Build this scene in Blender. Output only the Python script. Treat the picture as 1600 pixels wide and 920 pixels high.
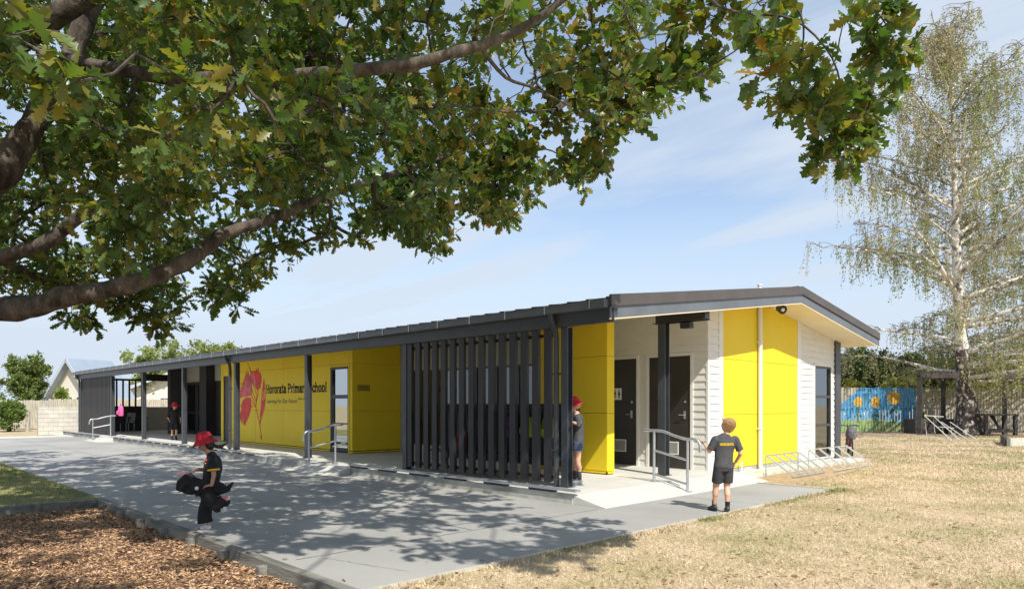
import bpy, bmesh, math, random
import numpy as np
from mathutils import Vector, Matrix, noise as mnoise
random.seed(7); rng = np.random.default_rng(11)
SC = bpy.context.scene
for o in list(bpy.data.objects): bpy.data.objects.remove(o)
COL = SC.collection
R = math.radians
# ------------------------------------------------------------------ camera
EYE = 1.42                       # height of the lens above the ground
FW = (-0.7170, 0.6970); RT = (0.6970, 0.7170); FPX = 1080.0; HOR = 632.0
cam = bpy.data.objects.new('camera', bpy.data.cameras.new('camera')); COL.objects.link(cam)
cam.location = (0, 0, EYE); cam.rotation_euler = (R(90), 0, math.atan2(0.7170, 0.6970))
cam.data.sensor_width = 36; cam.data.lens = 36*FPX/1600; cam.data.shift_y = 0.1077
cam.data.clip_start = 0.05; cam.data.clip_end = 3000
SC.camera = cam
# ------------------------------------------------------------------ sky and sun
SUN = Vector((0.94*1.0, -0.341, 1.10)).normalized()
el = math.asin(SUN.z)
W = bpy.data.worlds.new('World'); SC.world = W; W.use_nodes = True
nt = W.node_tree; nt.nodes.clear()
def wn(t, **k):
    n = nt.nodes.new(t)
    for a, b in k.items(): setattr(n, a, b)
    return n
out = wn('ShaderNodeOutputWorld'); bg = wn('ShaderNodeBackground'); bg.inputs['Strength'].default_value = 0.13
sky = wn('ShaderNodeTexSky', sky_type='NISHITA', sun_disc=False)
sky.sun_elevation = el; sky.sun_rotation = math.atan2(SUN.x, SUN.y); sky.air_density = 1.0; sky.dust_density = 0.6; sky.ozone_density = 1.5
tc = wn('ShaderNodeTexCoord'); sep = wn('ShaderNodeSeparateXYZ'); nt.links.new(tc.outputs['Generated'], sep.inputs[0])
mz = wn('ShaderNodeMath', operation='MAXIMUM'); mz.inputs[1].default_value = 0.0; nt.links.new(sep.outputs[2], mz.inputs[0])
az = wn('ShaderNodeMath', operation='ADD'); az.inputs[1].default_value = 0.10; nt.links.new(mz.outputs[0], az.inputs[0])
dx = wn('ShaderNodeMath', operation='DIVIDE'); dy = wn('ShaderNodeMath', operation='DIVIDE')
nt.links.new(sep.outputs[0], dx.inputs[0]); nt.links.new(az.outputs[0], dx.inputs[1])
nt.links.new(sep.outputs[1], dy.inputs[0]); nt.links.new(az.outputs[0], dy.inputs[1])
cb = wn('ShaderNodeCombineXYZ'); nt.links.new(dx.outputs[0], cb.inputs[0]); nt.links.new(dy.outputs[0], cb.inputs[1])
mp = wn('ShaderNodeMapping'); mp.inputs['Rotation'].default_value = (0, 0, R(-52)); mp.inputs['Scale'].default_value = (0.42, 1.7, 1)
nt.links.new(cb.outputs[0], mp.inputs[0])
n1 = wn('ShaderNodeTexNoise'); n1.inputs['Scale'].default_value = 0.85; n1.inputs['Detail'].default_value = 7; n1.inputs['Roughness'].default_value = 0.52; n1.inputs['Distortion'].default_value = 0.5
nt.links.new(mp.outputs[0], n1.inputs[0])
cr = wn('ShaderNodeValToRGB'); cr.color_ramp.elements[0].position = 0.41; cr.color_ramp.elements[1].position = 0.58
cr.color_ramp.elements[0].color = (0.28, 0.28, 0.28, 1); cr.color_ramp.elements[1].color = (0.93, 0.93, 0.93, 1)
nt.links.new(n1.outputs[0], cr.inputs[0])
mx = wn('ShaderNodeMixRGB', use_clamp=False); mx.inputs[2].default_value = (3.6, 4.1, 4.75, 1)
hz = wn('ShaderNodeMapRange'); hz.inputs[1].default_value = 0.0; hz.inputs[2].default_value = 0.34; hz.inputs[3].default_value = 1.35; hz.inputs[4].default_value = 0.0; nt.links.new(mz.outputs[0], hz.inputs[0])
mxx = wn('ShaderNodeMath', operation='MAXIMUM', use_clamp=True); nt.links.new(cr.outputs[0], mxx.inputs[0]); nt.links.new(hz.outputs[0], mxx.inputs[1]); nt.links.new(mxx.outputs[0], mx.inputs[0]); nt.links.new(sky.outputs[0], mx.inputs[1])
nt.links.new(mx.outputs[0], bg.inputs[0]); nt.links.new(bg.outputs[0], out.inputs[0])
sun = bpy.data.objects.new('sun', bpy.data.lights.new('sun', 'SUN')); COL.objects.link(sun)
sun.data.energy = 3.95; sun.data.angle = R(0.55); sun.data.color = (1.0, 0.95, 0.86)
sun.rotation_euler = SUN.to_track_quat('Z', 'Y').to_euler(); sun.location = (5, -8, 20)
vs = SC.view_settings; vs.view_transform = 'Standard'; vs.look = 'None'; vs.exposure = 0.56; vs.gamma = 1; vs.use_curve_mapping = False
SC.render.engine = 'CYCLES'; SC.cycles.max_bounces = 8; SC.cycles.transparent_max_bounces = 12
# ------------------------------------------------------------------ measuring helpers (a pixel of the photo -> a ray)
def ray(px):
    t = (px-800)/FPX
    return FW[0]+t*RT[0], FW[1]+t*RT[1]
def onY(px, Y):
    a, b = ray(px); s = Y/b; return a*s
def onX(px, X):
    a, b = ray(px); s = X/a; return b*s
def depth(x, y): return x*FW[0]+y*FW[1]
def zat(py, x, y): return EYE+(HOR-py)/FPX*depth(x, y)
def gz(px, py, z=0.0):
    s = (EYE-z)*FPX/(py-HOR); a, b = ray(px); return a*s, b*s
def at(px, py, D):
    a, b = ray(px); return Vector((a*D, b*D, EYE+(HOR-py)/FPX*D))
def proj(P):
    P = np.asarray(P, float); D = P[..., 0]*FW[0]+P[..., 1]*FW[1]; L = P[..., 0]*RT[0]+P[..., 1]*RT[1]
    Ds = np.where(np.abs(D) < 1e-6, 1e-6, D)
    return 800+FPX*L/Ds, HOR-(P[..., 2]-EYE)/Ds*FPX, D
# ------------------------------------------------------------------ materials
def mat(name, col, rough=0.6, var=0.0, scale=6, col2=None, bump=0.0, bscale=40, metal=0.0, spec=0.5, detail=5, stretch=None, coat=0.0, contrast=(0.35, 0.65), fine=0.0, fscale=120):
    m = bpy.data.materials.new(name); m.use_nodes = True; t = m.node_tree; N = t.nodes; L = t.links
    p = N['Principled BSDF']; p.inputs['Base Color'].default_value = (*col, 1); p.inputs['Roughness'].default_value = rough
    p.inputs['Metallic'].default_value = metal; p.inputs['Specular IOR Level'].default_value = spec; p.inputs['Coat Weight'].default_value = coat
    tcn = N.new('ShaderNodeTexCoord'); src = tcn.outputs['Object']
    if stretch:
        mpn = N.new('ShaderNodeMapping'); mpn.inputs['Scale'].default_value = stretch; L.new(src, mpn.inputs[0]); src = mpn.outputs[0]
    if var or col2:
        n = N.new('ShaderNodeTexNoise'); n.inputs['Scale'].default_value = scale; n.inputs['Detail'].default_value = detail; L.new(src, n.inputs[0])
        r = N.new('ShaderNodeValToRGB'); r.color_ramp.elements[0].position, r.color_ramp.elements[1].position = contrast
        if col2: a, b = col, col2
        else: a = tuple(c*(1-var) for c in col); b = tuple(min(1, c*(1+var)) for c in col)
        r.color_ramp.elements[0].color = (*a, 1); r.color_ramp.elements[1].color = (*b, 1)
        L.new(n.outputs[0], r.inputs[0]); last = r.outputs[0]
        if fine:
            n3 = N.new('ShaderNodeTexNoise'); n3.inputs['Scale'].default_value = fscale; n3.inputs['Detail'].default_value = 3; L.new(src, n3.inputs[0])
            mr = N.new('ShaderNodeMapRange'); mr.inputs[1].default_value = 0.3; mr.inputs[2].default_value = 0.7; mr.inputs[3].default_value = 1-fine; mr.inputs[4].default_value = 1+fine; L.new(n3.outputs[0], mr.inputs[0])
            mm = N.new('ShaderNodeVectorMath'); mm.operation = 'SCALE'; L.new(last, mm.inputs[0]); L.new(mr.outputs[0], mm.inputs['Scale']); last = mm.outputs[0]
        L.new(last, p.inputs['Base Color'])
    if bump:
        n2 = N.new('ShaderNodeTexNoise'); n2.inputs['Scale'].default_value = bscale; n2.inputs['Detail'].default_value = 6; L.new(src, n2.inputs[0])
        b2 = N.new('ShaderNodeBump'); b2.inputs['Strength'].default_value = bump; b2.inputs['Distance'].default_value = 0.02
        L.new(n2.outputs[0], b2.inputs['Height']); L.new(b2.outputs[0], p.inputs['Normal'])
    return m
def leafmat(name, col, col2=None, rough=0.42, trans=0.3, spec=0.5):
    m = bpy.data.materials.new(name); m.use_nodes = True; N = m.node_tree.nodes; L = m.node_tree.links
    p = N['Principled BSDF']; p.inputs['Roughness'].default_value = rough; p.inputs['Specular IOR Level'].default_value = spec
    g = N.new('ShaderNodeNewGeometry'); mixc = N.new('ShaderNodeMixRGB'); mixc.inputs[1].default_value = (*col, 1); mixc.inputs[2].default_value = (*(col2 or tuple(c*1.5 for c in col)), 1)
    L.new(g.outputs['Random Per Island'], mixc.inputs[0]); L.new(mixc.outputs[0], p.inputs['Base Color'])
    tr = N.new('ShaderNodeBsdfTranslucent'); sc = N.new('ShaderNodeVectorMath'); sc.operation = 'MULTIPLY'; sc.inputs[1].default_value = (1.5, 1.7, 0.5)
    L.new(mixc.outputs[0], sc.inputs[0]); L.new(sc.outputs[0], tr.inputs[0])
    ms = N.new('ShaderNodeMixShader'); ms.inputs[0].default_value = trans
    L.new(p.outputs[0], ms.inputs[1]); L.new(tr.outputs[0], ms.inputs[2]); L.new(ms.outputs[0], N['Material Output'].inputs[0])
    return m
def glassmat(name, tint=(0.5, 0.55, 0.55), refl=0.35):
    m = bpy.data.materials.new(name); m.use_nodes = True; N = m.node_tree.nodes; L = m.node_tree.links
    N.remove(N['Principled BSDF'])
    a = N.new('ShaderNodeBsdfTransparent'); a.inputs[0].default_value = (*tint, 1); b = N.new('ShaderNodeBsdfGlossy'); b.inputs['Roughness'].default_value = 0.02; b.inputs[0].default_value = (0.9, 0.95, 0.95, 1)
    f = N.new('ShaderNodeLayerWeight'); f.inputs[0].default_value = 0.35
    mr = N.new('ShaderNodeMapRange'); mr.inputs[3].default_value = refl; mr.inputs[4].default_value = 1.0; L.new(f.outputs['Fresnel'], mr.inputs[0])
    s = N.new('ShaderNodeMixShader'); L.new(mr.outputs[0], s.inputs[0]); L.new(a.outputs[0], s.inputs[1]); L.new(b.outputs[0], s.inputs[2]); L.new(s.outputs[0], N['Material Output'].inputs[0])
    return m
# ------------------------------------------------------------------ mesh builder
class MB:
    def __init__(s): s.v = []; s.f = []; s.m = []; s.k = 0
    def mi(s, k): s.k = k; return s
    def poly(s, pts):
        n = len(s.v); s.v += [tuple(p) for p in pts]; s.f.append(tuple(range(n, n+len(pts)))); s.m.append(s.k)
    def box(s, x0, y0, z0, x1, y1, z1):
        x0, x1 = sorted((x0, x1)); y0, y1 = sorted((y0, y1)); z0, z1 = sorted((z0, z1))
        n = len(s.v)
        s.v += [(x0, y0, z0), (x1, y0, z0), (x1, y1, z0), (x0, y1, z0), (x0, y0, z1), (x1, y0, z1), (x1, y1, z1), (x0, y1, z1)]
        for q in ((0, 3, 2, 1), (4, 5, 6, 7), (0, 1, 5, 4), (1, 2, 6, 5), (2, 3, 7, 6), (3, 0, 4, 7)): s.f.append(tuple(n+i for i in q)); s.m.append(s.k)
        return s
    def beam(s, a, b, w, h, up=(0, 0, 1)):
        a = Vector(a); b = Vector(b); d = (b-a).normalized(); up = Vector(up)
        if abs(d.dot(up)) > 0.98: up = Vector((1, 0, 0))
        u = d.cross(up).normalized()*(w/2); v = u.cross(d).normalized()*(h/2)
        n = len(s.v)
        for c in (a, b): s.v += [tuple(c-u-v), tuple(c+u-v), tuple(c+u+v), tuple(c-u+v)]
        for q in ((0, 1, 2, 3), (7, 6, 5, 4), (0, 4, 5, 1), (1, 5, 6, 2), (2, 6, 7, 3), (3, 7, 4, 0)): s.f.append(tuple(n+i for i in q)); s.m.append(s.k)
        return s
    def tube(s, pts, rad, n=8, side=None, cap=True):
        pts = [Vector(p) for p in pts]; 
        if not isinstance(rad, (list, tuple)): rad = [rad]*len(pts)
        base = len(s.v); ref = Vector(side) if side else None
        for i, p in enumerate(pts):
            d = (pts[min(i+1, len(pts)-1)]-pts[max(i-1, 0)])
            if d.length < 1e-9: d = Vector((0, 0, 1))
            d.normalize()
            if ref is None: ref = Vector((0, 0, 1)) if abs(d.z) < 0.9 else Vector((1, 0, 0))
            u = (ref-d*ref.dot(d))
            if u.length < 1e-5: u = d.orthogonal()
            u.normalize(); w = d.cross(u)
            if not side: ref = u
            ra, rb = rad[i] if isinstance(rad[i], (tuple, list)) else (rad[i], rad[i])
            for j in range(n):
                a = 2*math.pi*j/n; s.v.append(tuple(p+u*(ra*math.cos(a))+w*(rb*math.sin(a))))
        for i in range(len(pts)-1):
            for j in range(n):
                a = base+i*n+j; b = base+i*n+(j+1) % n; s.f.append((a, b, b+n, a+n)); s.m.append(s.k)
        if cap:
            s.f.append(tuple(base+j for j in range(n))[::-1]); s.m.append(s.k)
            e = base+(len(pts)-1)*n; s.f.append(tuple(e+j for j in range(n))); s.m.append(s.k)
        return s
    def ell(s, c, r, nu=12, nv=8, rot=None):
        c = Vector(c); base = len(s.v); M = rot or Matrix.Identity(3)
        for i in range(nv+1):
            th = math.pi*i/nv
            for j in range(nu):
                ph = 2*math.pi*j/nu
                s.v.append(tuple(c+M @ Vector((r[0]*math.sin(th)*math.cos(ph), r[1]*math.sin(th)*math.sin(ph), r[2]*math.cos(th)))))
        for i in range(nv):
            for j in range(nu):
                a = base+i*nu+j; b = base+i*nu+(j+1) % nu; s.f.append((a, a+nu, b+nu, b)); s.m.append(s.k)
        return s
    def cap(s, a, b, ra, rb, n=12):
        a = Vector(a); b = Vector(b); d = (b-a); L = d.length; d = d.normalized() if L > 1e-6 else Vector((0, 0, 1))
        pts = []; rad = []
        for k in range(4):
            t = math.pi/2*k/4; pts.append(a-d*(ra*math.cos(t))); rad.append(max(ra*math.sin(t), 0.001))
        for k in range(4, -1, -1):
            t = math.pi/2*k/4; pts.append(b+d*(rb*math.cos(t))); rad.append(max(rb*math.sin(t), 0.001))
        return s.tube(pts, rad, n)
    def clip(s, co, no):     # keeps the side the normal points away from
        me = bpy.data.meshes.new('t'); me.from_pydata(s.v, [], s.f); me.polygons.foreach_set('material_index', s.m)
        bm = bmesh.new(); bm.from_mesh(me); bpy.data.meshes.remove(me)
        bmesh.ops.bisect_plane(bm, geom=bm.verts[:]+bm.edges[:]+bm.faces[:], plane_co=co, plane_no=no, clear_outer=True)
        bm.verts.index_update(); s.v = [tuple(v.co) for v in bm.verts]; s.f = [tuple(v.index for v in f.verts) for f in bm.faces]; s.m = [f.material_index for f in bm.faces]
        bm.free(); return s
    def build(s, name, mats, parent=None, local=False, smooth=False, bevel=0.0):
        off = Vector((0, 0, 0)) if (parent is None or local) else parent_world(parent)
        me = bpy.data.meshes.new(name); me.from_pydata([(v[0]-off.x, v[1]-off.y, v[2]-off.z) for v in s.v], [], s.f)
        if not isinstance(mats, (list, tuple)): mats = [mats]
        for m in mats: me.materials.append(m)
        me.polygons.foreach_set('material_index', s.m)
        if smooth:
            me.polygons.foreach_set('use_smooth', [True]*len(me.polygons))
            try: me.set_sharp_from_angle(angle=R(40))
            except Exception: pass
        me.update()
        o = bpy.data.objects.new(name, me); COL.objects.link(o)
        if parent: o.parent = parent
        if bevel:
            b = o.modifiers.new('bevel', 'BEVEL'); b.width = bevel; b.segments = 1; b.limit_method = 'ANGLE'
        return o
def parent_world(p):
    v = Vector((0, 0, 0))
    while p: v += p.location; p = p.parent
    return v
def empty(name, label, cat, loc=(0, 0, 0), rz=0, group=None):
    o = bpy.data.objects.new(name, None); COL.objects.link(o); o.location = loc; o.rotation_euler = (0, 0, rz); o.empty_display_size = 0.1
    o['label'] = label; o['category'] = cat
    if group: o['group'] = group
    return o
def tag(o, label=None, cat=None, group=None, kind=None):
    for k, v in (('label', label), ('category', cat), ('group', group), ('kind', kind)):
        if v: o[k] = v
    return o
def copy_tree(o, parent=None):
    c = o.copy(); COL.objects.link(c); c.parent = parent
    for ch in list(o.children): copy_tree(ch, c)
    return c
def meshobj(name, V, F, mats, mi=None, parent=None, smooth=False):
    """V (n,3) float, F (m,k) int -> object, quick"""
    me = bpy.data.meshes.new(name); V = np.ascontiguousarray(V, np.float32); F = np.ascontiguousarray(F, np.int32); m, k = F.shape
    if parent is not None: V = V-np.array(parent_world(parent), np.float32)
    me.vertices.add(len(V)); me.vertices.foreach_set('co', V.ravel()); me.loops.add(m*k); me.loops.foreach_set('vertex_index', F.ravel())
    me.polygons.add(m); me.polygons.foreach_set('loop_start', np.arange(m, dtype=np.int32)*k)
    if not isinstance(mats, (list, tuple)): mats = [mats]
    for q in mats: me.materials.append(q)
    if mi is not None: me.polygons.foreach_set('material_index', np.ascontiguousarray(mi, np.int32))
    if smooth: me.polygons.foreach_set('use_smooth', np.ones(m, bool))
    me.update(calc_edges=True); me.validate()
    o = bpy.data.objects.new(name, me); COL.objects.link(o)
    if parent is not None: o.parent = parent
    return o
# leaf templates: x across, y along, z up.  (verts, quads)
def oak_template():
    st = [(0, .01), (.14, .13), (.22, .09), (.36, .26), (.44, .11), (.58, .33), (.67, .13), (.80, .25), (.90, .12), (1.0, .03)]
    V = []; F = []
    for t, w in st: V += [(-w, t+(.05 if w > .2 else 0), w*.25-0.12*t*t), (0, t, -0.12*t*t), (w, t+(.05 if w > .2 else 0), w*.25-0.12*t*t)]
    for i in range(len(st)-1):
        a = 3*i; F += [(a, a+1, a+4, a+3), (a+1, a+2, a+5, a+4)]
    return np.array(V), np.array(F)
def oak_simple():
    st = [(0, .03), (.35, .30), (.5, .18), (.7, .38), (1, .08)]
    V = []; F = []
    for t, w in st: V += [(-w, t, w*.2), (w, t, -w*.1)]
    for i in range(len(st)-1): a = 2*i; F.append((a, a+1, a+3, a+2))
    return np.array(V), np.array(F)
def quad_leaf(w=.3):
    return np.array([(0, 0, 0), (w, .5, .05), (0, 1, 0), (-w, .5, -.05)], float), np.array([(0, 1, 2, 3)])
def scatter(tpl, P, axis, up, size):
    """instances of a template at P (n,3), long axis, up hint, size -> V,F"""
    tv, tf = tpl; n = len(P)
    a = axis/np.linalg.norm(axis, axis=1, keepdims=True); x = np.cross(a, up); x /= (np.linalg.norm(x, axis=1, keepdims=True)+1e-9); z = np.cross(x, a)
    s = size[:, None, None]
    V = P[:, None, :]+s*(tv[None, :, 0:1]*x[:, None, :]+tv[None, :, 1:2]*a[:, None, :]+tv[None, :, 2:3]*z[:, None, :])
    F = tf[None]+(np.arange(n)*len(tv))[:, None, None]
    return V.reshape(-1, 3), F.reshape(-1, tf.shape[1])
def unit(n):
    v = rng.normal(size=(n, 3)); return v/np.linalg.norm(v, axis=1, keepdims=True)
# ================================================================== THE SETTING
M = {}
M['straw'] = mat('dry_grass_soil', (0.36, 0.29, 0.15), 0.95, col2=(0.53, 0.41, 0.265), scale=1.1, bump=0.7, bscale=30, detail=8, fine=0.28, fscale=45)
M['lawn'] = mat('lawn_soil', (0.17, 0.16, 0.055), 0.95, col2=(0.27, 0.25, 0.10), scale=3, bump=0.6, bscale=40, fine=0.25, fscale=40)
M['asphalt'] = mat('asphalt', (0.30, 0.295, 0.280), 0.9, col2=(0.395, 0.385, 0.362), scale=0.55, bump=0.35, bscale=220, fine=0.12, fscale=260, detail=6)
M['concrete'] = mat('concrete', (0.52, 0.51, 0.47), 0.85, col2=(0.60, 0.585, 0.54), scale=1.6, bump=0.15, bscale=60, fine=0.05, fscale=90)
M['concrete_old'] = mat('weathered_concrete', (0.30, 0.30, 0.26), 0.9, col2=(0.52, 0.51, 0.47), scale=3.5, bump=0.3, bscale=50, stretch=(1, 1, 1.8), fine=0.1, fscale=60)
M['soil'] = mat('bark_bed_soil', (0.13, 0.075, 0.04), 0.95, col2=(0.24, 0.14, 0.08), scale=9, bump=0.9, bscale=35)
BX0, BX1, BY0, BY1 = -11.65, -3.9, -8.0, 2.745     # the bark bed
g = MB(); xs = [-700, BX0, BX1, 700]; ys = [-700, BY0, BY1, 900]
for i in range(3):
    for j in range(3):
        if i == 1 and j == 1: continue
        g.poly([(xs[i], ys[j], -0.012), (xs[i+1], ys[j], -0.012), (xs[i+1], ys[j+1], -0.012), (xs[i], ys[j+1], -0.012)])
tag(g.build('ground', M['straw']), kind='structure')
g = MB(); g.poly([(BX0, BY0, -.15), (BX1, BY0, -.15), (BX1, BY1, -.15), (BX0, BY1, -.15)])
for a, b in (((BX0, BY0), (BX1, BY0)), ((BX1, BY0), (BX1, BY1)), ((BX1, BY1), (BX0, BY1)), ((BX0, BY1), (BX0, BY0))):
    g.poly([(a[0], a[1], -.15), (b[0], b[1], -.15), (b[0], b[1], -.012), (a[0], a[1], -.012)])
tag(g.build('bark_bed', M['soil']), kind='structure')
g = MB(); g.poly([(-35.5, -30, -.006), (BX0-.06, -30, -.006), (BX0-.06, 2.84, -.006), (-35.5, 2.84, -.006)])
tag(g.build('lawn', M['lawn']), kind='structure')
PX = -4.58          # right edge of the path
g = MB(); g.box(-36.0, 2.86, -.1, PX, 7.50, 0.0).box(-5.90, 7.50, -.1, PX, 11.95, 0.0)
tag(g.build('asphalt_path', M['asphalt']), kind='structure')
r9 = random.Random(4); g = MB()
def seam(a, b_, w=.012, n=26, wob=.02):
    for k in range(n):
        p = [a[i]+(b_[i]-a[i])*k/n for i in (0, 1)]; q = [a[i]+(b_[i]-a[i])*(k+1)/n for i in (0, 1)]; d = Vector((q[0]-p[0], q[1]-p[1], 0)).normalized(); s = Vector((-d.y, d.x, 0))*w*r9.uniform(.3, .7); o = Vector((r9.uniform(-wob, wob)*.2, r9.uniform(-wob, wob)*.2, 0))
        g.poly([(p[0]-s.x+o.x, p[1]-s.y+o.y, .004), (q[0]-s.x, q[1]-s.y, .004), (q[0]+s.x, q[1]+s.y, .004), (p[0]+s.x+o.x, p[1]+s.y+o.y, .004)])
seam((-35, 5.2), (-5.95, 5.15)); seam((-11.4, 2.9), (-11.3, 7.45)); seam((-18.6, 2.9), (-18.5, 7.45)); seam((-5.93, 7.4), (-5.93, 3.0)); seam((-5.85, 9.4), (-4.6, 9.42), .01, 8)
for k in range(9):
    x, y = r9.uniform(-20, -5.5), r9.uniform(3, 7); seam((x, y), (x+r9.uniform(-1.2, 1.2), y+r9.uniform(-.6, .6)), .007, 12, .12)
tag(g.build('path_seams', mat('asphalt_seam', (.23, .225, .21), .9, var=.2)), kind='structure')
g = MB(); g.box(PX+.004, 2.5, -.1, PX+.055, 12.0, 0.012).box(-6.0, 11.955, -.1, PX+.004, 12.0, 0.012)
tag(g.build('path_edging', mat('edging_concrete', (0.42, 0.38, 0.30), 0.9, col2=(0.55, 0.5, 0.42), scale=5)), kind='structure')
SX, SY, SZ = -6.48, 7.52, 0.135
g = MB(); g.box(-37.9, SY, -.1, SX, 12.4, SZ)
tag(g.build('verandah_slab', M['concrete']), kind='structure')
g = MB(); g.poly([(SX, SY, SZ), (SX, 12.4, SZ), (SX, 12.4, 0)][:0] or [(SX+.002, SY, SZ-.012), (-5.9, SY, .004), (-5.9, 12.4, .004), (SX+.002, 12.4, SZ-.012)])
g.poly([(SX+.002, SY, SZ-.012), (SX+.002, SY, -.05), (-5.9, SY, -.05), (-5.9, SY, .004)]); g.poly([(-5.9, SY, .004), (-5.9, SY, -.05), (-5.9, 12.4, -.05), (-5.9, 12.4, .004)])
tag(g.build('apron', M['concrete']), kind='structure')
g = MB()
for xa, xb in ((-14.3, -12.5), (-31.6, -29.6)):
    g.poly([(xa, SY-.004, SZ-.01), (xa, 6.95, .005), (xb, 6.95, .005), (xb, SY-.004, SZ-.01)])
    g.poly([(xa, SY-.004, SZ-.01), (xa, SY-.004, 0), (xa, 6.95, .005)]); g.poly([(xb, SY-.004, SZ-.01), (xb, 6.95, .005), (xb, SY-.004, 0)])
tag(g.build('ramp', M['concrete']), kind='structure')
g = MB(); g.box(-6.97, 12.4, -.1, -6.42, 18.9, 0.05); g.box(-42, 7.2, -.1, -36.0, 7.6, 0.03); g.box(-37.2, 2.9, -.1, -36.0, 7.2, .03)
tag(g.build('pavement', M['concrete']), kind='structure')
# red brown bark strip beside the rear of the path
g = MB(); g.poly([(-6.42, 12.0, -.004), (-5.2, 12.0, -.004), (-5.6, 16.4, -.004), (-6.42, 16.4, -.004)])
tag(g.build('soil_strip', mat('soil_strip', (0.34, 0.22, 0.13), 0.95, col2=(0.46, 0.37, 0.23), scale=6, bump=.8, bscale=40)), kind='structure')
g = MB(); g.poly([(0, 0, 0)]*0 or [tuple(at(1250, 672, 31))[:2]+(-.003,), tuple(at(1900, 672, 31))[:2]+(-.003,), tuple(at(1900, 672, 36))[:2]+(-.003,), tuple(at(1230, 672, 36))[:2]+(-.003,)])
tag(g.build('bare_soil', mat('bare_soil', (0.22, 0.15, 0.10), 0.95, col2=(0.36, 0.26, 0.18), scale=1.5, bump=.6, bscale=20)), kind='structure')

# ================================================================== THE SCHOOL BUILDING
M['grey'] = mat('grey_paint', (0.048, 0.054, 0.064), 0.42, var=0.12, scale=4)
M['dark'] = mat('dark_stain', (0.030, 0.028, 0.030), 0.55, var=0.2, scale=3, stretch=(1, 1, .2))
M['slat'] = mat('slat_stain', (0.022, 0.020, 0.024), 0.5, var=0.25, scale=5, stretch=(4, 4, .4), bump=.1, bscale=30)
M['roofmetal'] = mat('roof_metal', (0.10, 0.085, 0.08), 0.45, var=0.1, scale=2, metal=.2)
M['fascia'] = mat('fascia_paint', (0.12, 0.135, 0.155), 0.38, var=0.1, scale=2.5)
M['cream'] = mat('cream_soffit', (0.78, 0.70, 0.52), 0.6, var=0.03, scale=2)
M['white'] = mat('white_weatherboard', (0.70, 0.69, 0.65), 0.55, var=0.03, scale=3, stretch=(1, 1, 3))
M['trim'] = mat('white_trim', (0.74, 0.73, 0.69), 0.5, var=0.03, scale=4)
M['yellow'] = mat('yellow_panel', (0.80, 0.60, 0.030), 0.5, var=0.025, scale=1.3, spec=.22)
M['joint'] = mat('panel_joint', (0.30, 0.21, 0.01), 0.7, var=.1)
M['door'] = mat('door_paint', (0.035, 0.032, 0.030), 0.45, var=0.12, scale=4)
M['steel'] = mat('galvanised_steel', (0.52, 0.55, 0.58), 0.38, var=0.08, scale=12, metal=.75)
M['frame'] = mat('window_frame', (0.055, 0.058, 0.062), 0.35, var=.05, metal=.3)
M['glass'] = glassmat('window_glass', (0.30, 0.33, 0.33), 0.55)
M['clearglass'] = glassmat('door_glass', (0.85, 0.93, 0.91), 0.15)
M['endglass'] = glassmat('end_window_glass', (0.80, 0.88, 0.84), 0.22)
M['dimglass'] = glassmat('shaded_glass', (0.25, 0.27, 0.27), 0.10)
M['white_pl'] = mat('white_plastic', (0.8, 0.8, 0.78), 0.4, var=.02)
M['black'] = mat('black_plastic', (0.02, 0.02, 0.022), 0.5, var=.1)
M['wallgrey'] = mat('greige_wall', (0.42, 0.41, 0.37), 0.7, var=.04, scale=2)
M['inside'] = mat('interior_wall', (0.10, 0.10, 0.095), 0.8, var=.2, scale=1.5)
BLD = empty('school_building', 'long low school building with yellow panels, dark slatted verandah screens and grey gabled roof', 'building', (-22, 13, 0))
WX = -6.97; RXE = -6.19; RXW = -38.3; RY = 14.54; YF = 8.06; YB = 19.20; ZR = 3.58; SL = 0.1365
zs = lambda y: ZR-SL*abs(y-RY)
TH = 0.30
# roof: sheet, soffit
b = MB(); xa, xb = RXW, RXE-.02
b.poly([(xa, YF, zs(YF)+TH), (xb, YF, zs(YF)+TH), (xb, RY, ZR+TH), (xa, RY, ZR+TH)])
b.poly([(xb, YB, zs(YB)+TH), (xa, YB, zs(YB)+TH), (xa, RY, ZR+TH), (xb, RY, ZR+TH)])
b.poly([(xa, YF, zs(YF)+.002), (xa, YF, zs(YF)+TH), (xa, RY, ZR+TH), (xa, YB, zs(YB)+TH), (xa, YB, zs(YB)+.002), (xa, RY, ZR+.002)])
b.poly([(xa, YB, zs(YB)), (xa, YB, zs(YB)+TH), (xb, YB, zs(YB)+TH), (xb, YB, zs(YB))])
b.poly([(xa, YF, zs(YF)+.14), (xb, YF, zs(YF)+.14), (xb, YF, zs(YF)+TH), (xa, YF, zs(YF)+TH)])
x = xa+.1                                     # ribs of the roofing, standing proud at the eave
while x < xb:
    b.beam((x, YF-.02, zs(YF-.02)+TH+.002), (x, RY, ZR+TH+.006), .035, .022); x += .76/2
b.beam((xa, RY, ZR+TH+.02), (xb, RY, ZR+TH+.02), .25, .03)
ROOF = b.build('roof', M['roofmetal'], BLD)
b = MB(); b.poly([(xa, YF, zs(YF)), (xa, RY, ZR), (xb, RY, ZR), (xb, YF, zs(YF))]); b.poly([(xa, RY, ZR), (xa, YB, zs(YB)), (xb, YB, zs(YB)), (xb, RY, ZR)])
b.build('soffit', M['cream'], BLD)
b = MB()                                      # rake: upper barge band and lower board, cream bead below
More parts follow.
